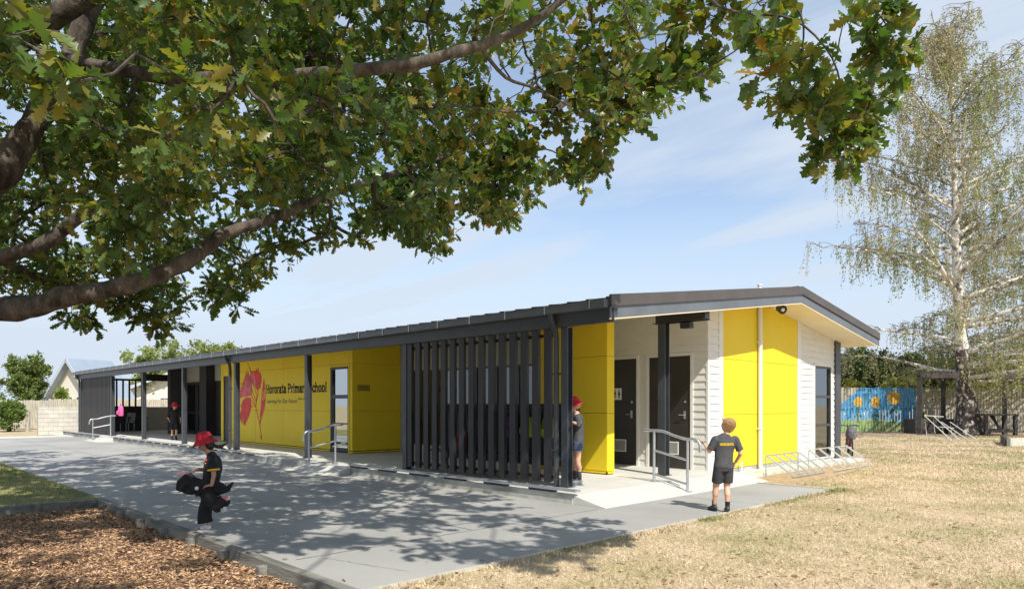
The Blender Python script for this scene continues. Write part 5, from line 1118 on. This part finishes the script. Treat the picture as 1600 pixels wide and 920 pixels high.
def head(m, c, r, Mx):
    """+y of Mx is where the face points; r = half height of the head"""
    c = V3(c); P = lambda x, y, z: c+Mx @ V3((x*r, y*r, z*r))
    m.ell(c+Mx @ V3((0, -.06*r, .14*r)), (.74*r, .86*r, .86*r), 20, 14, Mx); m.ell(P(0, .16, -.36), (.56*r, .56*r, .60*r), 18, 12, Mx); m.ell(P(0, .38, -.78), (.24*r, .20*r, .16*r), 12, 8, Mx)
    m.cap(P(0, .78, .02), P(0, .90, -.20), .09*r, .13*r, 10); m.ell(P(0, .66, -.50), (.24*r, .14*r, .12*r), 12, 8, Mx)
    for s in (-1, 1): m.ell(P(s*.74, -.02, -.08), (.08*r, .16*r, .22*r), 10, 8, Mx); m.ell(P(s*.38, .56, -.18), (.2*r, .14*r, .2*r), 10, 8, Mx)
def face_parts(e, c, r, Mx):
    c = V3(c); P = lambda x, y, z: c+Mx @ V3((x*r, y*r, z*r))
    for s in (-1, 1): MB().ell(P(s*.28, .745, .04), (.09*r, .05*r, .06*r), 10, 6, Mx).build('eye', EYE_, e, local=True, smooth=True)
    MB().ell(P(0, .80, -.48), (.17*r, .05*r, .05*r), 10, 6, Mx).build('mouth', LIP, e, local=True, smooth=True)
def hat(e, c, r, Mx):
    c = V3(c); m = MB(); n = 28; prof = [(.02, 1.12), (.45, 1.08), (.74, .92), (.86, .62), (.92, .30), (1.06, .10), (1.24, -.10), (1.42, -.27), (1.40, -.31), (1.20, -.16), (1.02, .03), (.90, .18), (.82, .55), (.68, .86), (.02, 1.05)]
    for k, (pr, pz) in enumerate(prof):
        for j in range(n): a = 2*math.pi*j/n; wv = .05*math.sin(3*a+1)*(1 if pr > 1.2 else 0); m.v.append(tuple(c+Mx @ V3((pr*r*math.cos(a)*.94, pr*r*math.sin(a), (pz+wv)*r))))
    for k in range(len(prof)-1):
        for j in range(n): a = k*n+j; b_ = k*n+(j+1) % n; m.f.append((a, b_, b_+n, a+n)); m.m.append(0)
    m.build('bucket_hat', REDH, e, local=True, smooth=True)
def shoe(e, ankle, d, mt, up=(0, 0, 1), L=.20, sole=SOLE):
    d = V3(d).normalized(); up = V3(up); up = (up-d*up.dot(d)).normalized(); a = V3(ankle); sd = d.cross(up); b0 = a-up*.055
    m = MB().tube([b0-d*.05, b0-d*.035+up*.012, b0+d*.03+up*.010, b0+d*(L*.5)-up*.002, b0+d*(L*.68)-up*.008, b0+d*(L*.75)-up*.012], [(.012, .02), (.031, .036), (.034, .036), (.038, .024), (.032, .018), (.01, .008)], 14, side=tuple(sd)); m.cap(a+up*.01, b0+up*.01, .030, .034, 12)
    s = blobmesh('shoe', m, mt, e, .006, 2)
    q = MB().tube([b0-d*.052-up*.028, b0-d*.03-up*.028, b0+d*L*.45-up*.030, b0+d*L*.68-up*.030, b0+d*L*.76-up*.026], [(.014, .008), (.032, .010), (.040, .009), (.033, .009), (.012, .006)], 14, side=tuple(sd)); q.build('sole', sole, s, local=True, smooth=True)
# --- boy seen from behind (local +y away from the lens, x to the right)
fp = gz(1127, 799); yawc = math.atan2(.7170, .6970)+R(6)
E = empty('person', 'boy with short fair hair in charcoal shirt and shorts walking away on the path edge', 'person', (fp[0], fp[1], 0), yawc)
hc = (.095, .02, 1.145); HM = face_frame(R(28), R(14)); m = MB(); head(m, hc, .098, HM)
m.cap((.065, 0, .98), (.085, .01, 1.07), .045, .040); m.tube([(.03, 0, .55), (.03, 0, .65), (.035, 0, .78), (.045, 0, .92), (.055, 0, .99), (.062, 0, 1.02)], [(.10, .075), (.105, .08), (.10, .07), (.125, .075), (.11, .06), (.05, .04)], 18, side=(1, 0, 0))
LS, LE, LW = (-.085, 0, .965), (-.15, .03, .80), (-.205, .06, .895); RS, REL, RW = (.195, 0, .965), (.255, -.03, .77), (.225, .06, .655)
m.cap(LS, LE, .032, .027); m.cap(LE, LW, .027, .019); hand(m, LW, (-.5, .3, .35), (0, .5, 1), 1.0, .5, -1)
m.cap(RS, REL, .032, .027); m.cap(REL, RW, .027, .019); hand(m, RW, (-.35, .35, -1), (-1, 0, 0), 1.0, .4, 1)
for hx, kx, ky, ax, ay in ((-.035, -.055, .05, -.06, .09), (.095, .085, .02, .065, -.045)):
    m.cap((hx, 0, .56), (kx, ky, .335), .070, .043); m.cap((kx, ky, .335), (kx*.5+ax*.5, ky*.5+ay*.5-.012, .23), .042, .042); m.cap((kx*.5+ax*.5, ky*.5+ay*.5-.012, .23), (ax, ay, .07), .042, .024)
blobmesh('body', m, SK, E, .0055, 2); face_parts(E, hc, .098, HM)
m = MB(); c = V3(hc); m.ell(c+HM @ V3((0, -.020, .030)), (.079, .088, .082), 20, 14, HM); m.ell(c+HM @ V3((0, -.045, -.01)), (.070, .055, .075), 16, 10, HM); m.ell(c+HM @ V3((0, .045, .065)), (.062, .04, .03), 14, 8, HM)
blobmesh('hair', m, HAIRF, E, .006, 1)
hs = MB(); r9 = random.Random(1)
for k in range(420):
    a = HM @ V3((r9.gauss(0, 1), r9.gauss(-.25, 1), r9.gauss(.4, .8))).normalized(); p_ = c+HM @ V3((0, -.022, .024))+V3((a.x*.080, a.y*.088, a.z*.082)); t_ = V3((r9.gauss(0, .4), r9.gauss(0, .4), -1)); t_ = (t_-a*t_.dot(a)).normalized(); q_ = p_+t_*.028+a*.004
    if (HM.transposed() @ a).y > .55 and (HM.transposed() @ a).z < .5: continue
    hs.tube([p_, (p_+q_)/2+a*.004, q_], [.0016, .0022, .0008], 4, cap=False)
hs.build('hair', HAIRF, E, local=True)
m = MB(); m.tube([(.028, 0, .585), (.03, 0, .60), (.033, 0, .70), (.038, 0, .80), (.048, 0, .93), (.056, 0, .99), (.06, 0, 1.015), (.066, 0, 1.035)], [(.132, .092), (.134, .094), (.122, .088), (.126, .084), (.150, .090), (.130, .070), (.075, .055), (.052, .048)], 24, side=(1, 0, 0))
m.ell((-.078, 0, .962), (.056, .054, .050)); m.ell((.188, 0, .962), (.056, .054, .050)); m.tube([LS, (-.125, .02, .865), (-.142, .028, .83)], [.050, .048, .052], 14); m.tube([RS, (.235, -.02, .85), (.247, -.026, .815)], [.050, .048, .052], 14)
sh = blobmesh('shirt', m, CLG, E, .008, 2)
m = MB(); m.tube([(.03, 0, .63), (.03, 0, .585), (.03, 0, .54)], [(.118, .085), (.125, .088), (.12, .086)], 20, side=(1, 0, 0)); m.tube([(-.03, 0, .60), (-.04, .01, .50), (-.05, .035, .385)], [.075, .072, .068], 16); m.tube([(.09, 0, .60), (.093, .005, .50), (.092, .012, .385)], [.075, .072, .068], 16)
blobmesh('shorts', m, CLS, E, .008, 2)
for ax, ay, hd in ((-.06, .09, (-.15, 1, 0)), (.065, -.045, (.3, 1, 0))):
    MB().tube([(ax, ay, .06), (ax+.001, ay, .10), (ax+.002, ay, .145)], [.030, .031, .033], 12).build('sock', CLB, E, local=True, smooth=True); shoe(E, (ax, ay, .088), hd, SHB, L=.19, sole=SHB)
V, F = text_mesh('HORORATA', .19, .036, .03); bb_ = MB()
for f in F: bb_.poly([(V[i][0]-.050, -.0955-.001, V[i][1]+.885) for i in f])
# letters follow the back of the shirt
bb_.v = [(v[0], -.0925+.9*(v[0]-.045)**2*2.0, v[2]) for v in bb_.v]
bb_.build('back_lettering', YEL, sh, local=True)
# --- running child (local x = to the left of the photo, the way the child runs; y away from lens)
fp = gz(318, 826); E = empty('person', 'running child in red bucket hat and black uniform carrying a dark jacket across the asphalt', 'person', (fp[0], fp[1], 0), math.atan2(.7170, .6970))
g_ = lambda px, py, y=0.0: V3(((px-318)/137.0, y, (826-py)/137.0))
hc = g_(320, 690, .0); hr = .098; HM = face_frame(R(98), R(-8)); m = MB(); head(m, hc, hr, HM)
m.cap(g_(331, 718), g_(324, 699), .042, .038); m.tube([g_(328, 772), g_(329, 760), g_(331, 745), g_(333, 728), g_(332, 716), g_(330, 711)], [(.075, .10), (.075, .105), (.07, .10), (.078, .115), (.065, .10), (.04, .05)], 18, side=(1, 0, 0))
NS, NE, NW_ = g_(340, 720, -.13), g_(343, 739, -.15), g_(341, 754, -.17); FS, FE, FWr = g_(325, 720, .12), g_(315, 735, .14), g_(306, 733, .06)
m.cap(NS, NE, .034, .027); m.cap(NE, NW_, .027, .020); hand(m, NW_, (-1, -.1, -.12), (0, .3, -1), 1.0, .7, -1)
m.cap(FS, FE, .034, .026); m.cap(FE, FWr, .026, .019); hand(m, FWr, (-1, -.2, -.2), (0, .2, -1), 1.0, .9, 1)
K1, A1 = g_(317, 796, .06), g_(319, 815, .06); K2, A2 = g_(343, 788, -.07), g_(358, 776, -.08)
m.cap(g_(327, 768, .06), K1, .065, .045); m.cap(K1, A1, .045, .026); m.cap(g_(330, 768, -.06), K2, .065, .045); m.cap(K2, A2, .045, .026)
blobmesh('body', m, SK2, E, .0055, 2); face_parts(E, hc, hr, HM); hat(E, hc+V3((0, 0, .014)), hr*1.02, HM @ Matrix.Rotation(R(-6), 3, 'X'))
m = MB(); c = V3(hc); m.ell(c+HM @ V3((0, -.02, .02)), (.080, .088, .08), 18, 12, HM); m.ell(c+HM @ V3((0, -.05, -.04)), (.065, .05, .06), 14, 10, HM)
m.tube([g_(332, 694), g_(340, 697), g_(348, 695), g_(354, 692), g_(359, 689)], [.024, .022, .018, .012, .004], 10); m.tube([g_(340, 697), g_(350, 700), g_(358, 702)], [.014, .010, .004], 8); blobmesh('hair', m, HAIRD, E, .006, 1)
m = MB(); m.tube([g_(327, 775), g_(328, 765), g_(330, 748), g_(333, 730), g_(333, 718), g_(331, 710), g_(329, 706)], [(.108, .125), (.100, .125), (.088, .115), (.098, .130), (.082, .118), (.05, .065), (.042, .05)], 22, side=(1, 0, 0))
m.tube([g_(337, 716, -.10), NS, g_(342, 731, -.145)], [.055, .058, .062], 14); m.tube([g_(330, 716, .10), FS, g_(317, 731, .14)], [.05, .054, .054], 14)
m.tube([g_(338, 757), g_(347, 764, -.02), g_(357, 763, -.03), g_(366, 752, -.03)], [(.05, .10), (.06, .10), (.035, .08), (.008, .03)], 12); sh = blobmesh('shirt', m, CLB, E, .008, 2)
n_ = V3((0, -1, 0)); MB().tube([g_(342.3, 730.2, -.145), g_(342.6, 732.4, -.147)], [.066, .066], 16).build('sleeve_band', YEL, sh, local=True, smooth=True)
MB().box(g_(327, 0).x, -.112, g_(0, 722.5).z, g_(332, 0).x, -.098, g_(0, 721).z).build('chest_badge', YEL, sh, local=True); MB().ell(g_(329.5, 717.5, -.106), (.017, .012, .017), 10, 6).build('badge_flower', M['red'], sh, local=True)
m = MB(); m.tube([g_(328, 764), g_(328, 772), g_(329, 780)], [(.09, .12), (.10, .125), (.09, .12)], 18, side=(1, 0, 0)); m.tube([g_(327, 770, .05), K1, g_(316, 808, .06), g_(317, 817, .06)], [.085, .075, .078, .085], 16)
m.tube([g_(330, 770, -.06), g_(340, 784, -.07), K2, g_(352, 783, -.075), g_(357, 777, -.08)], [.088, .085, .080, .075, .070], 16); blobmesh('trousers', m, CLB, E, .008, 2)
shoe(E, g_(319, 819, .06), (-1, -.1, -.02), SHW, L=.19); shoe(E, A2+V3((.01, 0, .0)), (.35, -.1, -1), SHW, up=(1, 0, .35), L=.19)
m = MB(); m.tube([g_(330, 756, -.09), g_(320, 757, -.11), g_(308, 756, -.11), g_(297, 754, -.10), g_(287, 758, -.09), g_(281, 763, -.08)], [(.06, .04), (.085, .055), (.105, .06), (.120, .05), (.075, .035), (.015, .012)], 16, side=(0, 0, 1)); m.tube([g_(303, 740, -.02), g_(298, 747, -.05), g_(293, 755, -.07)], [.035, .05, .06], 12)
m.tube([g_(312, 744, -.15), g_(303, 752, -.17), g_(290, 764, -.13)], [.02, .03, .015], 8); m.tube([g_(320, 750, -.15), g_(312, 762, -.165), g_(300, 768, -.14)], [.02, .026, .012], 8); m.tube([g_(318, 768, -.11), g_(312, 773, -.10)], [.03, .008], 8)
o = blobmesh('jacket', m, CLB, None, .009, 2); o.location = E.location; o.rotation_euler = E.rotation_euler; tag(o, 'black jacket bundled under the arm of the running child', 'jacket')
o = MB().box(-.055, -.03, -.03, .055, .03, .03).build('lunch_box', mat('pale_pink', (.72, .42, .44), .5, var=.08), bevel=.008); q = g_(284, 739, .03); o.rotation_euler = (0, R(10), E.rotation_euler.z); o.location = Matrix.Rotation(E.rotation_euler.z, 3, 'Z') @ q+E.location; tag(o, 'small pale pink box in the far hand of the running child', 'box')
o = MB().ell((0, 0, 0), (.022, .022, .022), 12, 8).build('ball', M['white_pl'], smooth=True); q = g_(318, 759, -.17); o.location = Matrix.Rotation(E.rotation_euler.z, 3, 'Z') @ q+E.location; tag(o, 'small white ball at the fingers of the running child', 'ball')
# --- child half hidden by the corner post, seen from the side
fp = gz(900, 755, SZ); E = empty('person', 'child in red hat, grey shirt and denim shorts half hidden by the corner post', 'person', (fp[0], fp[1], SZ), math.atan2(.7170, .6970))
g_ = lambda px, py, y=0.0: V3(((px-900)/95.7, y, (755-py)/95.7))
hc = g_(897, 631); HM = face_frame(R(85), R(-10)); m = MB(); head(m, hc, .105, HM); m.cap(g_(898, 648), g_(896, 638), .045, .042)
m.tube([g_(902, 700), g_(903, 690), g_(904, 672), g_(902, 655), g_(900, 646), g_(899, 642)], [(.08, .11), (.085, .12), (.08, .11), (.09, .13), (.07, .11), (.04, .05)], 18, side=(1, 0, 0))
m.cap(g_(902, 652, -.14), g_(903, 662, -.16), .036, .03); m.cap(g_(903, 662, -.16), g_(892, 658, -.2), .03, .022); hand(m, g_(892, 658, -.2), (-1, 0, .2), (0, 1, 0), 1.05, .6, 1)
m.cap(g_(900, 652, .14), g_(898, 664, .15), .036, .03); m.cap(g_(898, 664, .15), g_(888, 660, .12), .03, .022); hand(m, g_(888, 660, .12), (-1, 0, .2), (0, -1, 0), 1.05, .6, -1)
for y, x in ((-.07, 902), (.07, 896)):
    m.cap(g_(x+1, 692, y), g_(x, 718, y), .075, .048); m.cap(g_(x, 718, y), g_(x+2, 730, y), .047, .046); m.cap(g_(x+2, 730, y), g_(x+3, 747, y), .046, .027)
blobmesh('body', m, SK, E, .007, 2); face_parts(E, hc, .105, HM); hat(E, hc+V3((0, 0, .012)), .108, HM @ Matrix.Rotation(R(-4), 3, 'X')); m = MB(); m.ell(V3(hc)+HM @ V3((0, -.025, .0)), (.085, .09, .09), 16, 10, HM); blobmesh('hair', m, HAIRF, E, .007, 1)
m = MB(); m.tube([g_(903, 694), g_(903.5, 684), g_(904, 670), g_(902, 655), g_(900, 647), g_(899, 643)], [(.105, .14), (.098, .135), (.092, .125), (.105, .145), (.08, .12), (.05, .055)], 20, side=(1, 0, 0)); m.tube([g_(902, 650, -.11), g_(902, 654, -.145), g_(903, 663, -.16)], [.058, .06, .058], 14); m.tube([g_(900, 650, .11), g_(900, 654, .14), g_(898, 662, .15)], [.058, .06, .058], 14); blobmesh('shirt', m, CLG, E, .009, 2)
m = MB(); m.tube([g_(903, 686), g_(903, 694)], [(.10, .13), (.105, .135)], 18, side=(1, 0, 0)); m.tube([g_(903, 690, -.065), g_(902, 703, -.07)], [.088, .088], 14); m.tube([g_(899, 690, .065), g_(898, 703, .07)], [.088, .088], 14); blobmesh('shorts', m, DEN, E, .009, 2)
for y, x in ((-.07, 905), (.07, 899)):
    MB().tube([g_(x, 748, y), g_(x-.3, 741, y), g_(x-.6, 735, y)], [.034, .036, .038], 12).build('sock', CLG, E, local=True, smooth=True); shoe(E, g_(x, 746.5, y), (-1, 0, 0) if y > 0 else (-1, -.25, 0), SHG, L=.22)
# --- far child in black
fp = gz(272, 687, SZ); E = empty('person', 'distant child in red hat and black clothes standing on the verandah by the dark wall', 'person', (fp[0], fp[1], SZ), math.atan2(.7170, .6970)+R(10))
s = 1.16; m = MB(); HM = face_frame(R(-20), 0); hc = V3((.02, 0, 1.08))*s; head(m, hc, .10*s, HM); m.cap(V3((0, 0, .9))*s, V3((.01, 0, 1.0))*s, .045, .042); m.tube([V3((0, 0, z))*s for z in (.5, .6, .75, .88, .93)], [(.10, .08), (.105, .08), (.1, .07), (.12, .07), (.06, .05)], 16, side=(1, 0, 0))
m.cap(V3((-.13, 0, .88))*s, V3((-.19, .02, .72))*s, .036, .028); m.cap(V3((-.19, .02, .72))*s, V3((-.17, .1, .62))*s, .028, .02); hand(m, V3((-.17, .1, .62))*s, (.2, .3, -1), (1, 0, 0), 1.1, .5, 1)
m.cap(V3((.13, 0, .88))*s, V3((.18, .02, .72))*s, .036, .028); m.cap(V3((.18, .02, .72))*s, V3((.17, .1, .6))*s, .028, .02); hand(m, V3((.17, .1, .6))*s, (-.2, .3, -1), (-1, 0, 0), 1.1, .5, -1)
for x in (-.06, .06): m.cap(V3((x, 0, .52))*s, V3((x, .02, .3))*s, .07, .045); m.cap(V3((x, .02, .3))*s, V3((x, 0, .07))*s, .045, .026)
blobmesh('body', m, SK, E, .010, 2); face_parts(E, hc, .1*s, HM); hat(E, hc+V3((0, 0, .01)), .102*s, HM)
m = MB(); m.tube([V3((0, 0, z))*s for z in (.50, .6, .75, .88, .93, .96)], [(.13, .1), (.13, .1), (.12, .09), (.145, .09), (.08, .065), (.05, .05)], 18, side=(1, 0, 0)); m.tube([V3((-.1, 0, .88))*s, V3((-.14, 0, .86))*s, V3((-.185, .02, .72))*s], [.05, .055, .05], 12); m.tube([V3((.1, 0, .88))*s, V3((.14, 0, .86))*s, V3((.175, .02, .72))*s], [.05, .055, .05], 12); blobmesh('shirt', m, CLB, E, .010, 2)
m = MB()
for x in (-.06, .06): m.tube([V3((x, 0, .56))*s, V3((x*1.1, .01, .33))*s], [.085, .085], 14)
blobmesh('shorts', m, CLB, E, .010, 2)
for x in (-.06, .06): MB().tube([V3((x, 0, .05))*s, V3((x, 0, .14))*s], [.034, .036], 10).build('sock', CLB, E, local=True, smooth=True); shoe(E, (x*s, 0, .08), (0, 1, 0), SHB, L=.21, sole=SHB)

# ================================================================== GROUND COVER
def infr(x, y, mg=40):
    D = x*FW[0]+y*FW[1]; L = x*RT[0]+y*RT[1]; px = 800+FPX*L/np.maximum(D, .01); py = HOR+EYE/np.maximum(D, .01)*FPX
    return (D > 2) & (px > -mg) & (px < 1600+mg) & (py < 920+mg)
def grass(name, lab, cat, n, sampler, hgt, wid, mats, pm, zbase=-.012, flat=.6):
    x, y = sampler(n); nz = np.array([mnoise.noise(Vector((a*.7, b_*.7, 2.2)))+.5*mnoise.noise(Vector((a*2.6, b_*2.6, 5.2))) for a, b_ in zip(x, y)])
    n = len(x); P = np.stack([x, y, np.full(n, zbase)], 1); A = rng.normal(size=(n, 3))*flat; A[:, 2] = np.abs(A[:, 2])*.5+.5; U = unit(n)
    tv = np.array([(-wid, 0, 0), (wid, 0, 0), (wid*.5, .6, .06), (0, 1, .2)]); tpl = (tv, np.array([(0, 1, 2, 3)]))
    S = rng.uniform(hgt*.5, hgt*1.4, n); D = x*FW[0]+y*FW[1]; S = S*np.clip(D/9, 1, 2.2); V, F = scatter(tpl, P, A, U, S)
    r_ = rng.random(n)*.9+nz*1.3; mi = np.select([r_ < pm[0], r_ < pm[1]], [0, 1], 2)
    o = meshobj(name, V, F, mats, mi); tag(o, lab, cat, kind='stuff'); return o
def samp_right(n):
    D = 3.5+rng.random(n*3)**1.5*30; px = rng.uniform(500, 1640, n*3); t = (px-800)/FPX; x = (FW[0]+t*RT[0])*D; y = (FW[1]+t*RT[1])*D
    ok = ((x > PX+.06) | (y > 12.05)) & infr(x, y) & ((x > -6.35) | (y > 19.5)) & ~((x < -5.5) & (y < 16.4) & (y > 11.9) & (rng.random(n*3) < .85)); ok &= ~((x < PX) & (y > 2.7) & (y < 12.05)); x, y = x[ok][:n], y[ok][:n]; return x, y
GS = [mat('straw_blade', (.62, .50, .345), .8, var=.25, scale=8), mat('straw_dark', (.50, .375, .24), .8, var=.25, scale=8), mat('grass_blade', (.30, .30, .12), .7, var=.3, scale=8)]
grass('dry_grass', 'short sun-bleached dry grass with thin green tufts right of the path', 'grass', 150000, samp_right, .028, .10, GS, (.50, .80), flat=1.0)
def samp_edge(n):
    y = rng.uniform(2.6, 12.1, n); x = PX+.05+np.abs(rng.normal(size=n))*.09; k_ = np.array([mnoise.noise(Vector((0, b_*1.7, 9))) for b_ in y])+rng.normal(size=n)*.15 > -.05; return x[k_], y[k_]
grass('edge_grass', 'greener grass growing along the concrete path edge', 'grass', 9000, samp_edge, .045, .09, [GS[0], GS[2], GS[2]], (.35, .6), flat=.6)
def samp_left(n):
    x = rng.uniform(-34, BX0-.12, n); y = rng.uniform(-9, 2.83, n); k_ = infr(x, y); return x[k_], y[k_]
grass('lawn_grass', 'green mown lawn at the left between asphalt and bark bed', 'grass', 330000, samp_left, .032, .09, [mat('lawn_blade', (.19, .23, .06), .7, var=.3, scale=8), mat('lawn_blade_pale', (.38, .37, .14), .7, var=.3, scale=8), mat('lawn_blade_dry', (.42, .36, .17), .8, var=.2, scale=8)], (.50, .95), flat=.7)
# bark chips
def chips(n):
    x = rng.uniform(BX0+.06, -4.0, n); y = BY1-rng.random(n)**1.0*7.2; k_ = infr(x, y, 60); x, y = x[k_], y[k_]; n = len(x)
    tv = np.array([(-.5, 0, 0), (.5, 0, 0), (.42, 1, 0), (-.35, .92, 0), (-.5, .02, .12), (.45, 0, .12), (.38, 1, .12), (-.35, .9, .12)], float); tv[:, 0] *= .36; tv[:, 2] *= .8; tv[:, 1] -= .5
    tf = np.array([(0, 3, 2, 1), (4, 5, 6, 7), (0, 1, 5, 4), (1, 2, 6, 5), (2, 3, 7, 6), (3, 0, 4, 7)])
    hz = np.array([mnoise.noise(Vector((a*1.3, b_*1.3, 1))) for a, b_ in zip(x, y)])*.025
    P = np.stack([x, y, -.098+hz+rng.random(n)*.022], 1); A = rng.normal(size=(n, 3)); A[:, 2] *= .28; U = rng.normal(size=(n, 3))*.35; U[:, 2] += 1; S = rng.uniform(.014, .048, n)
    V, F = scatter((tv, tf), P, A, U, S)
    mats = [mat('chip_tan', (.52, .32, .17), .85, var=.3, scale=10), mat('chip_brown', (.30, .17, .095), .9, var=.3, scale=10), mat('chip_dark', (.15, .075, .045), .9, var=.3, scale=10), mat('chip_pale', (.66, .44, .27), .8, var=.2, scale=10)]
    o = meshobj('bark_chips', V, F, mats, np.repeat(rng.choice(4, size=n, p=[.36, .30, .16, .18]), 6)); tag(o, 'loose brown bark chips filling the bed at the lower left', 'bark chips', kind='stuff')
chips(80000)
# dead leaves and twigs lying about
def litter(n):
    X_ = []; 
    px = rng.uniform(420, 1500, n); py = 700+rng.random(n)**.8*225; s = EYE*FPX/(py-HOR); t = (px-800)/FPX; x = (FW[0]+t*RT[0])*s; y = (FW[1]+t*RT[1])*s
    k_ = (x > PX+.1) & (y < 14) | ((x > -16) & (x < PX-.1) & (y > 2.9) & (y < 7.4) & (rng.random(n) < .10)); x, y = x[k_], y[k_]; n = len(x)
    P = np.stack([x, y, np.full(n, .012)], 1); A = rng.normal(size=(n, 3)); A[:, 2] *= .2; U = rng.normal(size=(n, 3))*.4; U[:, 2] += 1
    V, F = scatter(oak_simple(), P, A, U, rng.uniform(.03, .065, n)); o = meshobj('fallen_leaves', V, F, [mat('dead_leaf', (.20, .11, .05), .8, var=.3), mat('dead_leaf_pale', (.42, .30, .17), .8, var=.3)], np.repeat(rng.choice(2, size=n, p=[.3, .7]), 4)); tag(o, 'scattered dry fallen leaves on the grass and path', 'leaf litter', kind='stuff')
litter(500)
